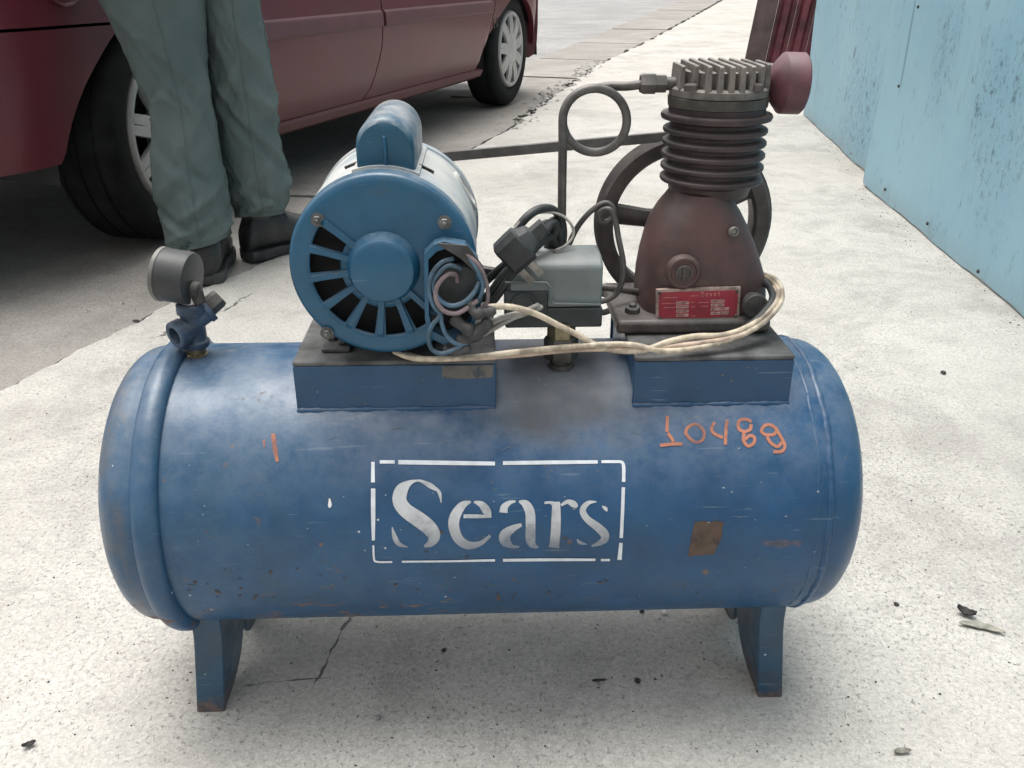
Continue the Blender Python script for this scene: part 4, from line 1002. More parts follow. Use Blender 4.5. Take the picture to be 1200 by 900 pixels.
# capacitor cover on top: a long arched hump
p0 = A(418, 205, -.062); p1 = A(487, 205, -.062); cxm = (p0.x + p1.x) / 2; hw = (p1.x - p0.x) / 2
zb_ = MZ + math.sqrt(MR*MR - hw*hw) - .006; ztop = A(452, 137, -.062).z
hh = ztop - zb_
arch_ = [(-hw, 0)] + [(-hw * math.cos(a_) , hh - hw*1.02 + hw*1.02*math.sin(a_)) for a_ in np.linspace(0, PI, 17)] + [(hw, 0)]
mb = MB(); mb.loft([[Vector((cxm + x_*s_, y_, zb_ + z_*(s_ if z_ > 0 else 1))) for x_, z_ in arch_] for y_, s_ in ((-.062, .90), (-.0595, .965), (-.055, 1.0), (.044, 1.0), (.049, .96), (.052, .88))]); cap_ = obj('capacitor_cover', mb, MT['capcover'], motor, smooth=38)
mb = MB(); mb.tube([Vector((cxm, -.0622, zb_ + hh*.70)), Vector((cxm + .0006, -.0632, zb_ + hh*.4)), Vector((cxm, -.0622, zb_ + .006))], .0016, 6); obj('pressed_rib', mb, MT['face'], cap_, smooth=180)
mb = MB(); rows = []
for k in range(13):
    x_ = cxm - hw*1.14 + hw*2.28*k/12; z_ = MZ + math.sqrt(max(0, MR*MR - (x_ - MX)**2)); rows.append([Vector((x_, y_, z_ + dz)) for y_, dz in ((-.066, -.002), (-.066, .0015), (.056, .0015), (.056, -.002))])
mb.loft(rows); obj('cover_flange', mb, MT['housing'], cap_, smooth=30)
for px, py in ((412, 197), (498, 191), (501, 197)):
    p = A(px, py, -.03); ang = math.asin(max(-1, min(1, (p.x - MX) / MR))); c = Vector((MX + MR*math.sin(ang), -.03, MZ + MR*math.cos(ang)))
    mb = MB(); mb.box((-.006, -.0015, -.002), (.006, .0015, .0014), Matrix.Translation(c) @ Matrix.Rotation(ang, 4, 'Y')); obj('slot_lug', mb, MT['iron'], motor)
# oval knock-out on the right flank
a_ = rad(28); c = pol(MR*.99, a_, .035); mb = MB(); mb.lathe([(-.004, .012), (.001, .012), (.0015, .009), (-.002, .008), (-.002, 0)], axisM(c, (math.cos(a_), 0, math.sin(a_))) @ Matrix.Diagonal((1.0, 1.7, 1, 1)), 20, False); obj('knock_out', mb, MT['housing'], motor)
# motor feet
for sx in (-1, 1):
    mb = MB(); x0 = MX + sx * .052
    mb.box((x0 - .013, -.058, BT + .0005), (x0 + .013, .058, BT + .004)); mb.loft([[Vector((x0 - sx*.004 + o, y_, BT + .005)) for o in (-.003, .003)] + [Vector((MX + sx*.038 + o, y_, MZ - MR*.84)) for o in (.003, -.003)] for y_ in (-.05, .05)])
    f_ = obj('motor_foot', mb, MT['plateau'], motor, bevel=.001)
    for y_ in (-.035, .045):
        hb = MB(); hexnut(hb, Vector((x0 + sx*.006, y_, BT + .004)), (0, 0, 1), .005, .004, .002); obj('bolt', hb, MT['iron'], f_, smooth=30)
# terminal box on the end bell: an open, battered frame with the wiring spilling out
tb = [(497, 298), (508, 287), (520, 283), (545, 288), (560, 306), (564, 330), (565, 352), (556, 380), (540, 398), (520, 404), (504, 396), (498, 374)]
Y0, Y1 = MF - .0005, MF - .017
pO = [A(x_, y_, Y1) for x_, y_ in tb]; cen = sum(pO, Vector()) / len(pO); pI = [cen + (p - cen) * .86 for p in pO]
mb = MB(); n = len(tb)
fl = lambda P, y_: [Vector((p.x, y_, p.z)) for p in P]
mb.loft([fl(pO, Y0), fl(pO, Y1), fl(pI, Y1 - .0004), fl(pI, Y0)], True, False); tbox = obj('terminal_box', mb, MT['face'], motor, smooth=25)
mb = MB(); mb.add(fl(pI, Y0 - .0006), [tuple(range(n))]); obj('cavity', mb, MT['black'], tbox, smooth=0)
mb = MB(); q = [A(x_, y_, Y1 - .003) for x_, y_ in ((512, 285), (548, 288), (566, 312), (570, 340), (560, 322), (540, 303), (522, 292))]
mb.loft([[p + Vector((0, o, 0)) for p in q] for o in (0, .002)]); obj('bent_flap', mb, MT['tape'], tbox, smooth=20)
mb = MB(); mb.lathe([(0, .022), (.006, .022), (.008, .020), (.008, 0)], axisM(A(538, 335, Y0), (0, -1, 0)), 32, False); obj('terminal_disc', mb, MT['switchbase'], tbox)
mb = MB(); mb.lathe([(0, .003), (.003, .003), (.004, .0015)], axisM(A(507, 372, MF - .001), (0, -1, 0)), 10); obj('screw', mb, MT['iron'], tbox)
def wire(name, mat, r, pts, parent, n=8, res=8):
    """pts: (px, py, local y)"""
    mb = MB(); mb.tube([A(*p) for p in pts], r, n, res); return obj(name, mb, mat, parent, smooth=180)
yw = MF - .018
wire('wire', MT['pinkwire'], .0021, [(536, 330, yw+.006), (534, 322, yw), (524, 322, yw-.002), (513, 334, yw-.003), (511, 350, yw-.004), (520, 364, yw-.005), (535, 367, yw-.005), (549, 360, yw-.005), (560, 352, yw-.004)], tbox)
wire('wire', MT['bluewire'], .0021, [(540, 315, yw+.004), (527, 311, yw), (516, 318, yw-.002), (508, 333, yw), (514, 350, yw-.003), (528, 358, yw-.004), (544, 354, yw-.004), (556, 342, yw-.003), (562, 330, yw)], tbox)
wire('wire', MT['bluewire'], .0021, [(531, 303, yw+.004), (517, 308, yw-.001), (506, 322, yw-.001), (503, 340, yw), (508, 358, yw-.002), (516, 368, yw-.003), (518, 380, yw-.004), (524, 394, yw-.005), (536, 403, yw-.005), (552, 400, yw-.003), (564, 390, yw)], tbox)
wire('wire', MT['bluewire'], .0021, [(517, 360, yw), (514, 372, yw-.003), (506, 382, yw-.005), (502, 396, yw-.006), (506, 409, yw-.006), (517, 414, yw-.006), (531, 410, yw-.005), (545, 402, yw-.003)], tbox)
wire('wire', MT['bluewire'], .0018, [(548, 300, yw), (560, 318, yw-.004), (566, 336, yw-.004), (560, 352, yw-.002), (548, 362, yw)], tbox)
wire('wire', MT['pinkwire'], .0018, [(545, 296, yw), (562, 312, yw-.003), (571, 336, yw-.002), (570, 356, yw-.002), (556, 368, yw)], tbox)
# taped splices under the box
for pts, r in (([(530, 372, yw), (545, 384, yw-.004), (556, 388, yw-.003), (572, 382, yw)], .006), ([(536, 398, yw), (552, 396, yw-.004), (566, 384, yw-.003), (574, 374, yw)], .0055), ([(520, 408, yw), (535, 412, yw-.003), (552, 406, yw-.002)], .004), ([(550, 352, yw), (556, 366, yw-.006), (568, 366, yw-.004), (580, 364, yw)], .005)):
    mb = MB(); P_ = [A(*p) for p in pts]; mb.tube(P_, lambda t, r=r: r * (.75 + .3*math.sin(t*17) * .5 + .25*math.sin(t*PI)), 10, 8); obj('taped_splice', mb, MT['tape'], tbox, smooth=180)

# --- drive: motor pulley, flywheel, belt
FY = .112; FXc, FZc, FR_ = .185, .4745, .0925
PR_ = .052
mb = MB(); mb.lathe([(-.014, .012), (-.013, PR_*.98), (-.011, PR_), (-.006, PR_ - .009), (.006, PR_ - .009), (.011, PR_), (.013, PR_*.98), (.014, .012)], axisM(Vector((MX, FY, MZ)), (0, 1, 0)), 40); mb.lathe([(-.03, .008), (.02, .008)], axisM(Vector((MX, FY, MZ)), (0, 1, 0)), 16)
obj('motor_pulley', mb, MT['iron'], motor, smooth=35)
mb = MB(); fM = axisM(Vector((FXc, FY, FZc)), (0, 1, 0))
mb.lathe([(-.0135, FR_ - .015), (-.0145, FR_ - .003), (-.0125, FR_), (-.006, FR_ - .008), (.006, FR_ - .008), (.0125, FR_), (.0145, FR_ - .003), (.0135, FR_ - .015), (.010, FR_ - .018), (-.010, FR_ - .018), (-.0135, FR_ - .015)], fM, 96, False)
mb.lathe([(-.02, .008), (-.02, .021), (.018, .021), (.018, .008)], fM, 28)
for k in range(5):
    a_ = 2*PI*k/5 + rad(28)
    d = Vector((math.cos(a_), 0, math.sin(a_))); q = Vector((-d.z, 0, d.x)); c = Vector((FXc, FY, FZc))
    mb.loft([[c + d*r + q*w_*math.cos(t) + Vector((0, h_*math.sin(t), 0)) for t in (2*PI*j/10 for j in range(10))] for r, w_, h_ in ((.015, .0125, .011), (.04, .010, .009), (FR_ - .016, .0115, .010))])
pumpfly = mb
def belt_path():
    c0, r0, c1, r1 = Vector((MX, MZ)), PR_ - .0015, Vector((FXc, FZc)), FR_ - .001
    d = c1 - c0; L_ = d.length; th = math.atan2(d.y, d.x); ph = math.asin((r1 - r0) / L_)
    pts = []
    for k in range(25): a_ = th + PI/2 + ph + (PI - 2*ph) * k / 24; pts.append(c0 + Vector((math.cos(a_), math.sin(a_))) * r0)
    for k in range(33): a_ = th - PI/2 - ph + (PI + 2*ph) * k / 32; pts.append(c1 + Vector((math.cos(a_), math.sin(a_))) * r1)
    return pts
bp = belt_path(); mb = MB(); rows = []
for i, p in enumerate(bp + [bp[0]]):
    a_, b_ = bp[(i - 1) % len(bp)], bp[(i + 1) % len(bp)]; t = (b_ - a_).normalized(); nn = Vector((-t.y, t.x))
    rows.append([Vector((p.x + nn.x*o, FY + y_, p.y + nn.y*o)) for o, y_ in ((.0045, -.0055), (.0045, .0055), (-.0045, .0035), (-.0045, -.0035))])
mb.loft(rows, True, False); obj('drive_belt', mb, MT['belt'], K, smooth=30)

# --- pump
PCX, PCY = .190, .036
def sup(cx, cy, z_, wx, wy, e=2.6, n=64):
    r = []
    for j in range(n):
        a_ = 2*PI*j/n; c_, s_ = math.cos(a_), math.sin(a_)
        r.append(Vector((cx + wx * abs(c_) ** (2/e) * (1 if c_ > 0 else -1), cy + wy * abs(s_) ** (2/e) * (1 if s_ > 0 else -1), z_)))
    return r
zbp = BT + .001
rows_px = [(747, 892, 372), (749, 893, 345), (751, 893, 322), (755, 887, 300), (760, 881, 280), (766, 874, 262), (775, 867, 246), (785, 859, 233), (791, 857, 224)]
secs = []
for i, (a_, b_, y_) in enumerate(rows_px):
    q0, q1 = A(a_, y_, PCY - .012), A(b_, y_, PCY - .012); z_ = q0.z
    wy = [.050, .051, .051, .050, .048, .046, .043, .040, .038][i]
    secs.append(sup((q0.x + q1.x)/2, PCY, max(z_, zbp + .012) if i == 0 else z_, (q1.x - q0.x)/2, wy, [4.2, 4.2, 4, 3.8, 3.5, 3.2, 2.8, 2.5, 2.2][i]))
zs_ = sorted(secs, key=lambda r: r[0].z)
mb = MB(); mb.loft(zs_); pump = obj('pump', mb, MT['maroon'], K, smooth=50)
mb = MB(); 
bx0, bx1 = A(722, 385, -.02).x, A(897, 378, -.02).x
mb.box((bx0, -.026, zbp), (bx1 + .004, .092, zbp + .014)); base_ = obj('base_flange', mb, MT['castiron'], pump, bevel=.004)
for px, py in ((741, 366), (888, 360)):
    p = Z(px, py, zbp + .014); hb = MB(); hexnut(hb, Vector((p.x, p.y, zbp + .0138)), (0, 0, 1), .0075, .006, .004); obj('bolt', hb, MT['iron'], base_, smooth=30)
obj('flywheel', pumpfly, MT['castiron'], pump, smooth=35)
# finned barrel
CX = .192
zt0 = A(830, 224, PCY - .045).z; zt1 = A(835, 150, PCY - .045).z
prof = [(zt0 - .012, .036), (zt0 - .002, .040)]
NF = 5; pitch = (zt1 - zt0) / NF
for k in range(NF):
    b0 = zt0 + k * pitch; R0 = .0485
    prof += [(b0, R0 - .0035), (b0 + pitch*.08, R0 - .001), (b0 + pitch*.2, R0), (b0 + pitch*.42, R0 - .0002), (b0 + pitch*.50, R0 - .0012), (b0 + pitch*.58, R0 - .0045), (b0 + pitch*.66, R0 - .0068), (b0 + pitch*.92, R0 - .0068)]
prof += [(zt1, .0445), (zt1 + .002, .0505), (zt1 + .0045, .0515), (zt1 + .007, .0505), (zt1 + .0078, .0445), (zt1 + .013, .0445)]
mb = MB(); mb.lathe(prof, Matrix.Translation(Vector((CX, PCY, 0))), 80); obj('finned_barrel', mb, MT['maroonfin'], pump, smooth=45)
mb = MB(); zh = zt1 + .0135; mb.lathe([(zh, .0455), (zh + .0085, .0462), (zh + .009, .0435)], Matrix.Translation(Vector((CX, PCY, 0))), 72); obj('gasket_ring', mb, simple('oily_gasket', (.06, .055, .045), .5, var=.3), pump, smooth=45)
zh += .0095; mb = MB(); mb.lathe([(zh, .0450), (zh + .006, .0452), (zh + .008, .043)], Matrix.Translation(Vector((CX, PCY, 0))), 72)
zf0 = zh + .008; hfin = .0205
core = MB(); mb.loft([sup(CX, PCY, z_, .034*s_, .034*s_, 3, 40) for z_, s_ in ((zf0 - .002, 1), (zf0 + hfin*.66, 1), (zf0 + hfin*.70, .95))])
head = obj('cylinder_head', mb, MT['head'], pump, smooth=45)
for k in range(9):
    x_ = -.0385 + .077 * k / 8; hl = math.sqrt(.0455**2 - x_*x_) * .98; t = .0019
    if k in (0, 8): hl = .020
    if k == 1: hl *= .9
    zt_ = zf0 + hfin * (.93 if k == 0 else 1)
    fm = MB(); poly = [(-hl, zf0 - .002), (hl, zf0 - .002), (hl, zt_ - .001), (hl - .002, zt_), (-hl + .002, zt_), (-hl, zt_ - .001)]
    fm.loft([[Vector((CX + x_ + o*(1.5 if z_ < zf0 else 1), PCY + y_, z_)) for y_, z_ in poly] for o in (-t, t)]); obj('cooling_fin', fm, MT['head'], head, smooth=30, bevel=.0006)
for (px, py) in ((809, 110), (886, 109)):
    p = A(px, py, PCY - .037); hb = MB(); hexnut(hb, Vector((p.x, PCY - .037, zh + .0075)), (0, 0, 1), .0062, .006, 0); obj('bolt', hb, MT['castiron'], head, smooth=30)
# air filter: a cone opening to a drum
fc = A(903, 97, PCY); fax = Vector((1, -.02, -.03)).normalized(); 
mb = MB(); rF = 34.5 / (FPX / 1.02) * 1.0
mb.lathe([(-.016, .010), (-.002, .010), (.0, .0125), (.002, .0165), (.0105, .0265), (.012, .0272), (.029, .0272), (.0305, .0258), (.031, 0)], axisM(fc + fax*-.001, fax), 48, False); obj('air_filter', mb, MT['filter'], pump, smooth=35)
# crankcase details
yfr = PCY - .051
c = A(800, 318, yfr); mb = MB(); mb.lathe([(-.002, .0165), (.004, .0165), (.006, .0145), (.0062, .0125), (.0045, .0115), (.0045, 0)], axisM(c, (0, -1, 0)), 36, False); o_ = obj('oil_sight_plug', mb, MT['maroon'], pump, smooth=35)
mb = MB(); M = axisM(c + Vector((0, -.0045, 0)), (0, -1, 0)); mb.box((-.0012, -.0065, 0), (.0012, .0065, .003), M); mb.lathe([(0, .008), (.0025, .008), (.003, .0065), (.001, .006), (.001, 0)], M, 24, False); obj('plug_slot', mb, MT['castiron'], o_)
c = A(859, 271, yfr + .004); mb = MB(); mb.lathe([(-.002, .0048), (.003, .0048), (.004, .0038), (.0015, .0026), (.0015, 0)], axisM(c, (0, -1, .1)), 16, False); obj('breather_screw', mb, MT['steel'], pump, smooth=35)
c = A(883, 356, -.022); mb = MB(); mb.lathe([(-.012, .009), (.0, .0095), (.001, .0118), (.007, .0118), (.0085, .0105), (.009, 0)], axisM(c, (0, -1, .05)), 24, False); obj('drain_cap', mb, MT['iron'], pump, smooth=35)
# name plate
pa, pb, pc, pd = A(769, 339, yfr - .003), A(868, 336, yfr - .003), A(866, 374, yfr - .003), A(769, 377, yfr - .003)
def plate(u, v, o): return pa.lerp(pb, u).lerp(pd.lerp(pc, u), v) + Vector((0, -o, 0))
mb = MB(); mb.loft([[plate(u, v, o) for u, v in ((0,0),(1,0),(1,1),(0,1))] for o in (-.003, .0006)]); np_ = obj('name_plate', mb, MT['platerim'], pump, smooth=0, bevel=.0004)
mb = MB(); mb.loft([[plate(u, v, o) for u, v in ((.03,.09),(.968,.09),(.968,.91),(.03,.91))] for o in (.0002, .0010)]); obj('plate_panel', mb, MT['redplate'], np_, smooth=0)
def prect(u0, v0, u1, v1, o): return [plate(u, v, o) for u, v in ((u0,v0),(u1,v0),(u1,v1),(u0,v1))]
for col, rows_ in (((.235, .385), (.38, .50, .63, .76)), ((.65, .81), (.36, .48, .60, .73))):
    for r_i, v0 in enumerate(rows_):
        u1 = col[1] + (.06 if col[0] > .5 and r_i > 1 else 0)
        mb = MB(); mb.add(prect(col[0], v0, u1, v0 + .095, .0013), [(0,1,2,3)]); fo = obj('data_field', mb, MT['platefield'], np_, smooth=0)
        mb = MB(); u = col[0] + .012
        while u < u1 - .02:
            wd = random.uniform(.008, .018)
            if random.random() < .85: mb.add(prect(u, v0 + .025, u + wd, v0 + random.uniform(.055, .075), .0016), [(0,1,2,3)])
            u += wd + .007
        obj('stamped_marks', mb, MT['fieldtext'], fo, smooth=0)
for (u0, u1, v) in ((.06, .22, .42), (.08, .22, .55), (.12, .22, .82), (.40, .45, .41), (.41, .46, .55), (.50, .63, .42), (.53, .62, .54), (.42, .47, .83), (.08, .25, .24), (.40, .50, .21)):
    mb = MB(); mb.add(prect(u0, v, u1, v + .022, .0013), [(0,1,2,3)]); obj('printed_line', mb, MT['fieldtext'] if u0 < .3 and v > .6 else MT['plateletter'], np_, smooth=0)
for (u, v) in ((.035, .10), (.955, .12), (.045, .88), (.955, .88)):
    mb = MB(); mb.lathe([(0, .0017), (.0012, .0015), (.0018, 0)], axisM(plate(u, v, .0009), (0, -1, 0)), 10, False); obj('rivet', mb, MT['iron'], np_)
# raised word on the plate, letters drawn as strokes
LET = {'D': [[(0,0),(0,1)], [(0,1),(.45,.95),(.7,.5),(.45,.05),(0,0)]], 'e': [[(.05,.36),(.6,.36),(.55,.6),(.3,.7),(.05,.5),(.05,.2),(.3,.0),(.6,.1)]], 'v': [[(0,.68),(.3,0),(.6,.68)]],
       't': [[(.25,.95),(.25,.15),(.4,0),(.6,.05)], [(0,.68),(.55,.68)]]}
u = .535
for ch in "Devet":
    mb = MB()
    for st in LET[ch]:
        P_ = [plate(u + x_*.040, .245 - y_*.125, .0014) for x_, y_ in st]; mb.tube(P_, .00038, 5, 4, True, len(P_) > 2)
    obj('letter', mb, MT['plateletter'], np_, smooth=180); u += .049

# --- pressure switch with its pipe
SY = -.006
sx0, sx1 = A(592, 340, SY - .03).x, A(706, 340, SY - .03).x
zs0, zs1 = A(650, 384, SY - .03).z, A(650, 309, SY - .03).z
ya, yb = SY - .030, SY + .020
zmid = A(650, 352, ya).z
mb = MB()
pr = [(ya, zs0 + .020), (ya, zs1 - .004), (ya + .004, zs1), (ya + .012, zs1 + .0035), (yb - .006, zs1 + .0045), (yb, zs1), (yb, zs0 + .020)]
mb.loft([[Vector((x_, y_, z_)) for y_, z_ in pr] for x_ in (sx0 + .004, sx0 + .012, sx1 - .010, sx1)]); switch = obj('pressure_switch', mb, MT['switch'], K, smooth=25, bevel=.0025, seg=3)
mb = MB(); mb.box((sx0, ya - .001, zs0), (sx1 + .001, yb + .001, zs0 + .0195)); mb.box((sx0 - .001, ya - .002, zs0 + .012), (sx0 + .040, ya + .01, zs0 + .037)); obj('switch_base', mb, MT['switchbase'], switch, bevel=.002)
mb = MB(); g0 = [(592, 331), (640, 331), (645, 336), (645, 350), (649, 356), (704, 357)]; mb.tube([A(x_, y_, ya - .0028) for x_, y_ in g0], .0011, 6, 3, True, False); obj('cover_lip', mb, MT['switch'], switch, smooth=180)
mb = MB(); c = A(614, 358, ya - .002); mb.lathe([(0, .0125), (.0016, .0125), (.0018, .0105), (.0004, .0098), (.0008, 0)], axisM(c, (0, -1, 0)), 28, False); obj('cable_gland', mb, MT['switchbase'], switch, smooth=35)
pb_ = Vector((.060, -.028, 0)); ztk = TZ + math.sqrt(TR*TR - pb_.y**2)
pcx = A(657, 420, pb_.y).x
mb = MB(); Mz = Matrix.Translation(Vector((pcx, pb_.y, 0)))
zz0 = A(657, 462, pb_.y - .012).z; 
mb.lathe([(ztk - .006, .0135), (ztk + .001, .0135), (ztk + .002, .0105), (zs0 - .020, .0105), (zs0 - .018, .012)], Mz, 24); pipe = obj('riser_pipe', mb, MT['iron'], switch, smooth=35)
mb = MB(); z1 = ztk + .006; mb.loft([[Mz @ Vector((x_, y_, z_)) for x_, y_ in hexprof(r)] for z_, r in ((z1, .0155), (z1 + .002, .0165), (z1 + .020, .0165), (z1 + .022, .0155))]); obj('coupling', mb, MT['iron'], pipe, smooth=25)
mb = MB(); mb.loft([[Mz @ Vector((x_, y_, z_)) for x_, y_ in hexprof(r)] for z_, r in ((zs0 - .022, .0125), (zs0 - .020, .0135), (zs0 + .004, .0135))]); obj('brass_nut', mb, MT['brass'], pipe, smooth=25)
# --- discharge tube with one loop
R_T = .0041
ty_ = PCY
pts = [A(782, 98, ty_), A(762, 98, ty_), A(735, 101, ty_), A(715, 101, ty_ + .002)]
cyx = (697, 141)
lp = []
for k in range(0, 30):
    a_ = 88 + k * (360 + 92) / 29; r_ = 37.5; lp.append(A(cyx[0] + r_*math.cos(rad(a_)), cyx[1] - r_*math.sin(rad(a_)), ty_ + .003 - .020 * k / 29))
pts += lp
pts += [A(659.5, 165, ty_ - .018), A(659, 200, ty_ - .016), A(658.5, 245, ty_ - .012), A(658, 290, ty_ + .0), A(657, 330, ty_ + .012), A(657, 375, ty_ + .012), A(657, 405, ty_ + .012)]
mb = MB(); mb.tube(pts, R_T, 14, 5); dt_ = obj('discharge_tube', mb, MT['tube'], K, smooth=180)
mb = MB(); pn0 = A(785, 98, ty_); dx = Vector((-1, 0, 0)); hexnut(mb, pn0 + dx*.016 + Vector((.002,0,0)), dx, .0098, .0135); hexnut(mb, pn0 + dx*.004, dx, .0085, .012); mb.lathe([(-.012, .006), (.006, .006)], axisM(pn0, dx), 16); obj('tube_fitting', mb, MT['tube'], dt_, smooth=25)
# --- thin unloader tube
yu = .0
wire('unloader_tube', MT['tube'], .0028, [(700, 354, yu), (712, 351, yu), (723, 343, yu), (730, 325, yu), (730, 305, yu), (725, 280, yu), (721, 258, yu), (715, 246, yu), (706, 247, yu + .004), (702, 254, yu + .006), (708, 260, yu + .008), (717, 256, yu + .008), (719, 245, yu + .010), (711, 238, yu + .012), (700, 242, yu + .012), (686, 254, yu + .014), (673, 273, yu + .018), (664, 297, yu + .02), (660, 330, yu + .03)], K, 10)
wire('pipe_stub', MT['tube'], .0036, [(700, 336, .02), (720, 338, .02), (745, 342, .03), (770, 345, .035)], K, 10)
wire('pipe_stub', MT['iron'], .003, [(700, 366, .0), (708, 366, .0), (714, 364, .0)], switch, 10)
# --- black cords and plug
yc_ = -.02
cords = [[(560, 338, .0), (585, 316, -.02), (604, 300, -.034), (622, 284, -.03), (640, 266, -.01), (650, 258, .0), (656, 262, .004), (656, 280, .004), (652, 300, .01)],
         [(556, 352, .0), (572, 346, -.018), (590, 322, -.03), (606, 306, -.03), (630, 282, -.026), (646, 262, -.012), (652, 266, -.006), (644, 286, .0), (636, 300, .01)],
         [(562, 366, -.01), (580, 350, -.026), (598, 324, -.034), (618, 300, -.03), (634, 284, -.02), (645, 278, -.006), (650, 288, .0), (648, 300, .01)],
         [(606, 268, -.03), (618, 254, -.028), (632, 245, -.02), (646, 245, -.008), (656, 254, .0), (660, 272, .006), (658, 296, .012)],
         [(570, 360, .0), (590, 336, -.01), (612, 310, -.012), (632, 276, -.01), (640, 262, -.01), (648, 270, .0), (654, 292, .012)]]
for c_ in cords: wire('power_cord', MT['rubber'], .0040, c_, K, 10)
wire('tie_wire', MT['greywire'], .0014, [(603, 268, -.034), (612, 258, -.03), (628, 250, -.022), (646, 249, -.012), (661, 254, -.006), (671, 266, -.006), (671, 278, -.008), (662, 288, -.012), (652, 293, -.016), (646, 297, -.01)], K, 6)
pc0, pc1 = A(584, 289, -.052), A(612, 300, -.052)
pd_ = (A(618, 268, -.046) - A(592, 300, -.046)); pdir = A(609, 303, -.046) - A(585, 284, -.046)
plug_c = A(604, 293, -.046); ux = (A(640, 268, -.046) - A(585, 318, -.046)).normalized(); uz = Vector((-ux.z, 0, ux.x)); uy = Vector((0, 1, 0))
pm = MB(); 
def pring(t, w_, d_): return [plug_c + ux*t + uz*(w_*a_) + uy*(d_*b_) for a_, b_ in ((-1,-.6),(-.7,-1),(.7,-1),(1,-.6),(1,.6),(.7,1),(-.7,1),(-1,.6))]
pm.loft([pring(*q) for q in ((-.014, .013, .009), (-.012, .016, .011), (.0, .0165, .012), (.010, .0165, .012), (.012, .013, .010), (.020, .010, .008), (.022, .006, .006), (.034, .0055, .0055))]); plug = obj('plug', pm, MT['rubber'], K, smooth=35)
for o in (-.006, .006):
    pm = MB(); p_ = plug_c + uz*(-.017) + ux*(o*.9 - .004); pm.loft([[p_ - uz*t + ux*a_*.0032 + uy*b_*.0008 for a_, b_ in ((-1,-1),(1,-1),(1,1),(-1,1))] for t in (-.003, .014, .016)]); obj('prong', pm, MT['steel'], plug, smooth=0)
# --- cream cables
def cable(name, mat, r, pts): 
    mb = MB(); mb.tube(pts, r, 10, 8); return obj(name, mb, mat, K, smooth=180)
zc = BT + .0035
cable('cable', MT['cream'], .0028, [A(552, 365, -.10), A(572, 360, -.102), A(600, 360, -.096), A(628, 368, -.088), A(652, 380, -.082), A(680, 394, -.080), A(700, 405, -.080), A(725, 411, -.081), A(755, 410, -.083), A(785, 400, -.078), A(815, 394, -.07), A(845, 393, -.066), A(870, 386, -.06), A(890, 374, -.05), A(908, 356, -.035), A(912, 340, -.018), A(905, 329, .0), A(893, 324, .02), A(875, 322, .06)])
cable('cable', MT['cream'], .0026, [A(462, 412, -.070), A(485, 420, -.084), A(520, 420.5, -.092), A(560, 418, -.09), A(600, 413, -.086), A(650, 408, -.083), A(700, 404, -.082), A(740, 404, -.083), A(775, 411, -.084), A(810, 409, -.08), A(845, 401, -.07), A(875, 390, -.062), A(897, 376, -.05), A(914, 356, -.036), A(916, 340, -.02), A(909, 328, -.004), A(898, 323, .016), A(880, 320, .06)])
cable('cable', MT['cream2'], .0023, [A(475, 414, -.066), A(505, 421, -.084), A(560, 419.5, -.088), A(610, 416, -.084), A(660, 411, -.081), A(705, 409, -.08), A(745, 409, -.082), A(785, 406, -.08), A(820, 402, -.075), A(855, 396, -.067), A(885, 382, -.055), A(904, 364, -.04), A(910, 348, -.025), A(904, 336, -.01), A(892, 332, .01)])
cable('cable', MT['greywire'], .0026, [A(566, 384, -.10), A(585, 374, -.098), A(600, 369, -.092), A(612, 366, -.085), A(622, 362, -.075), A(630, 358, -.062)])
cable('cable', MT['greywire'], .0024, [A(562, 394, -.10), A(580, 384, -.098), A(600, 373, -.092), A(614, 368, -.085), A(626, 364, -.07), A(634, 360, -.058)])
cable('cable', MT['rubber'], .0036, [A(893, 328, .005), A(903, 338, -.012), A(905, 352, -.03), A(892, 370, -.046), A(875, 384, -.056), A(860, 392, -.062)])
# --- safety valve and gauge on the left end of the tank
gb = T(232, 416); gx, gyy = A(231, 414, .0).x, .0
ztk = TZ + TR
Mg = Matrix.Translation(Vector((gx, gyy, 0)))
mb = MB(); mb.lathe([(ztk - .004, .0105), (ztk + .001, .0105), (ztk + .002, .009), (ztk + .008, .009), (ztk + .0085, .010), (ztk + .011, .0095)], Mg, 24); gauge_base = obj('valve_nipple', mb, MT['brass'], K, smooth=30)
tz_ = A(226, 380, gyy).z
mb = MB(); ax = (A(223, 345, gyy) - A(231, 408, gyy)).normalized(); b0 = Vector((gx, gyy, ztk + .009)); Lb = (A(224, 352, gyy) - b0).length
mb.lathe([(0, .0125), (.003, .0138), (.006, .0138), (.008, .0115), (Lb*.45, .0112), (Lb*.72, .0115), (Lb*.74, .0138), (Lb*.92, .0138), (Lb*.95, .012)], axisM(b0, ax), 28)
c = A(217, 383, gyy); vd = Vector((-.62, -.75, -.12)).normalized()
cb = b0 + ax*Lb*.42
mb.lathe([(0, .0115), (.010, .0118), (.011, .0138), (.021, .0138), (.022, .0125), (.0215, .0085), (.012, .0075), (.012, 0)], axisM(cb, vd), 28, False)
mb.lathe([(0, .0105), (.014, .011), (.015, .0125), (.020, .0125)], axisM(b0 + ax*Lb*.55, Vector((.72, .45, .45)).normalized()), 24)
valve = obj('valve_body', mb, MT['valve'], gauge_base, smooth=35)
mb = MB(); e0 = b0 + ax*Lb*.55; ed = Vector((.72, .45, .55)).normalized(); hexnut(mb, e0 + ed*.019, ed, .0095, .016); obj('relief_plug', mb, MT['iron'], valve, smooth=25)
gt = b0 + ax*Lb
mb = MB(); mb.lathe([(-.002, .0085), (.005, .0085)], axisM(gt, ax), 20); obj('thread_tape', mb, MT['white'], valve, smooth=35)
mb = MB(); hexnut(mb, gt + ax*.004, ax, .0085, .008); mb.lathe([(.01, .0055), (.03, .0055)], axisM(gt, ax), 14); obj('gauge_stem', mb, MT['brass'], valve, smooth=25)
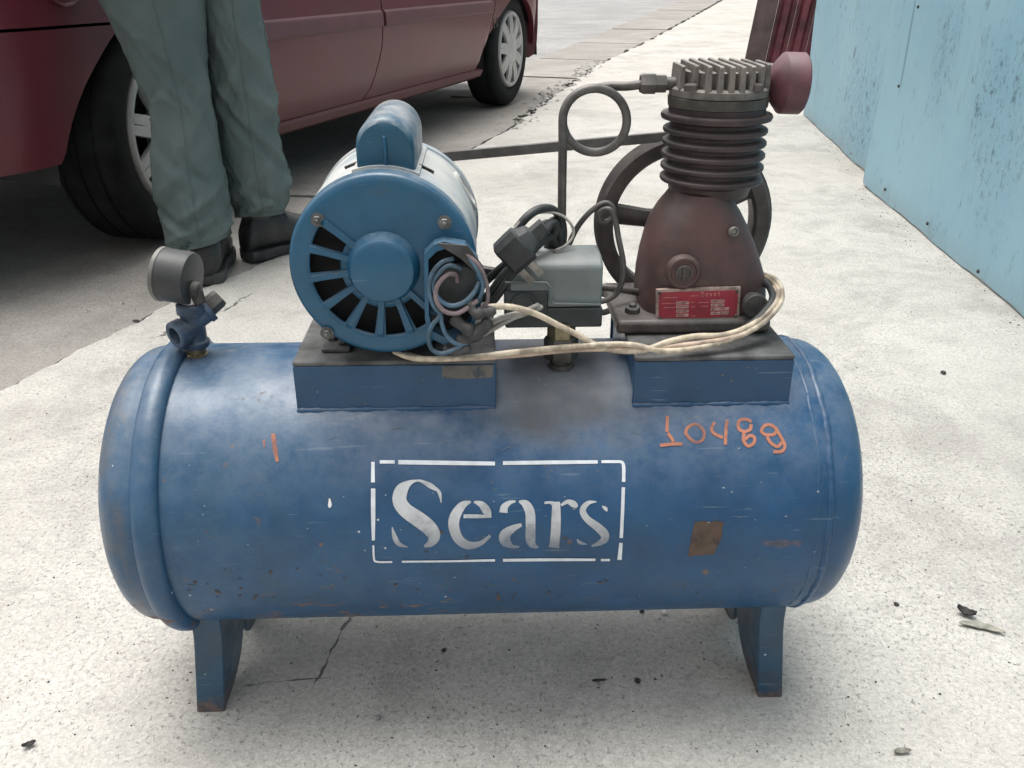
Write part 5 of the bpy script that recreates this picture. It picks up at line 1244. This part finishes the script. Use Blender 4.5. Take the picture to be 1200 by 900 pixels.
gc = A(209, 324, gyy); gd = (Vector((.97, -.16, -.12))).normalized()
mb = MB(); rg = .0252
mb.lathe([(-.014, rg*.96), (-.013, rg), (.011, rg), (.0138, rg*.965), (.0145, rg*.88), (.0148, 0)], axisM(gc, gd), 56, False); gauge_ = obj('pressure_gauge', mb, MT['gauge'], K, smooth=35)
mb = MB(); mb.lathe([(-.0175, 0), (-.0175, rg*.9), (-.018, rg*.99), (-.017, rg*1.03), (-.0135, rg*1.03), (-.013, rg*.98)], axisM(gc, gd), 56, False); obj('bezel', mb, MT['gaugerim'], gauge_, smooth=35)
mb = MB(); q0 = gc + gd*.0145 + Vector((0, -.002, -.010)); mb.lathe([(-.001, .0085), (.004, .008), (.006, .006), (.0065, 0)], axisM(q0, gd), 20, False); mb.tube([q0 + gd*.003, q0 + gd*.004 + Vector((0, 0, -.012)), gt + ax*.014], .0052, 10, 5); obj('stem_boss', mb, MT['iron'], gauge_, smooth=45)

# ================================================================== litter on the sidewalk
def leaf(p, yaw, L_, w_, curl, mat, label, cat='leaf'):
    o_ = empty('x', (0, 0, 0)); bpy.data.objects.remove(o_)
    mb = MB(); rows = []; d = Vector((math.cos(yaw), math.sin(yaw), 0)); s_ = Vector((-d.y, d.x, 0))
    for side in (0, .0006):
        rows = []
        for i in range(13):
            t = i / 12; hw_ = w_ * math.sin(PI * min(1, t*.94 + .03)) ** .7 * (1 + .12*math.sin(t*19))
            c = d * (t - .5) * L_ + Vector((0, 0, .0015 + side + curl * (2*t - 1) ** 2)) + s_ * .12*L_*math.sin(t*3)
            rows.append([c + s_*hw_*k + Vector((0, 0, curl*.7*k*k)) for k in (-1, -.5, 0, .5, 1)])
        mb.loft(rows, False, False)
    o = obj('leaf', mb, mat, None, smooth=60); o.location = p; tag(o, label, cat); return o
leaf(gz(1150, 739), rad(-22), .050, .0065, .002, MT['leaf'], 'long pale grey dry leaf lying on the sidewalk by the tank')
leaf(gz(1131, 722), rad(-40), .022, .007, .006, MT['leafdark'], 'small curled dark leaf touching the long pale leaf')
leaf(gz(1057, 884), rad(5), .018, .0038, .002, MT['leaf'], 'small tan leaf scrap on the pale sidewalk before the right leg')
leaf(gz(35, 876), rad(30), .013, .0035, .003, MT['leafdark'], 'dark curled leaf scrap on the sidewalk before the left leg')
def stone(p, r, mat, label, seed, cat='pebble', sc=(1, .8, .6)):
    rnd = random.Random(seed); bm = bmesh.new(); bmesh.ops.create_icosphere(bm, subdivisions=2, radius=1)
    for v in bm.verts:
        k = 1 + rnd.uniform(-.16, .16); v.co = Vector((v.co.x*sc[0]*k*r, v.co.y*sc[1]*k*r, v.co.z*sc[2]*k*r + sc[2]*r*.8))
    me = bpy.data.meshes.new('pebble'); bm.to_mesh(me); bm.free(); me.materials.append(mat); o = bpy.data.objects.new('pebble', me); COL.objects.link(o)
    o.location = p; o.rotation_euler = (0, 0, rnd.uniform(0, 6)); return tag(o, label, cat)
stone(gz(752, 717), .0035, MT['grit'], 'black pebble in the shade under the tank beside a white one', 1)
stone(gz(778, 719), .0042, MT['white'], 'white pebble in the shade under the tank', 2)
stone(gz(520, 763), .0032, MT['grit'], 'lone dark pebble in the shade under the middle of the tank', 3)
o = stone(gz(702, 798), .0065, MT['grit'], 'dark flat sliver lying at the edge of the tank shade', 4, 'sliver', (1.3, .28, .25))
o.rotation_euler = (0, 0, .05)
stone(gz(747, 799), .004, MT['grit'], 'dark pebble just right of the flat sliver', 5)
stone(gz(1105, 438), .006, MT['grit'], 'small dark stone on the sidewalk halfway to the blue fence', 6)
stone(gz(443, 842), .004, MT['chunk'], 'grey pebble on the sunlit concrete before the tank', 7)
stone(gz(1050, 709), .0035, MT['grit'], 'dark pebble on the concrete right of the right leg', 8)
o = stone(gz(288, 259), .02, MT['leafdark'], 'x', 9) if False else None
for (px, py, lab) in ((160, 377, 'flat dark stain-like pebble beside the long crack'), (287, 559, None)):
    if lab: stone(gz(px, py), .010, MT['grit'], 'flat dark pebble close to the long crack behind the gauge', 10, sc=(1.2, .7, .22))
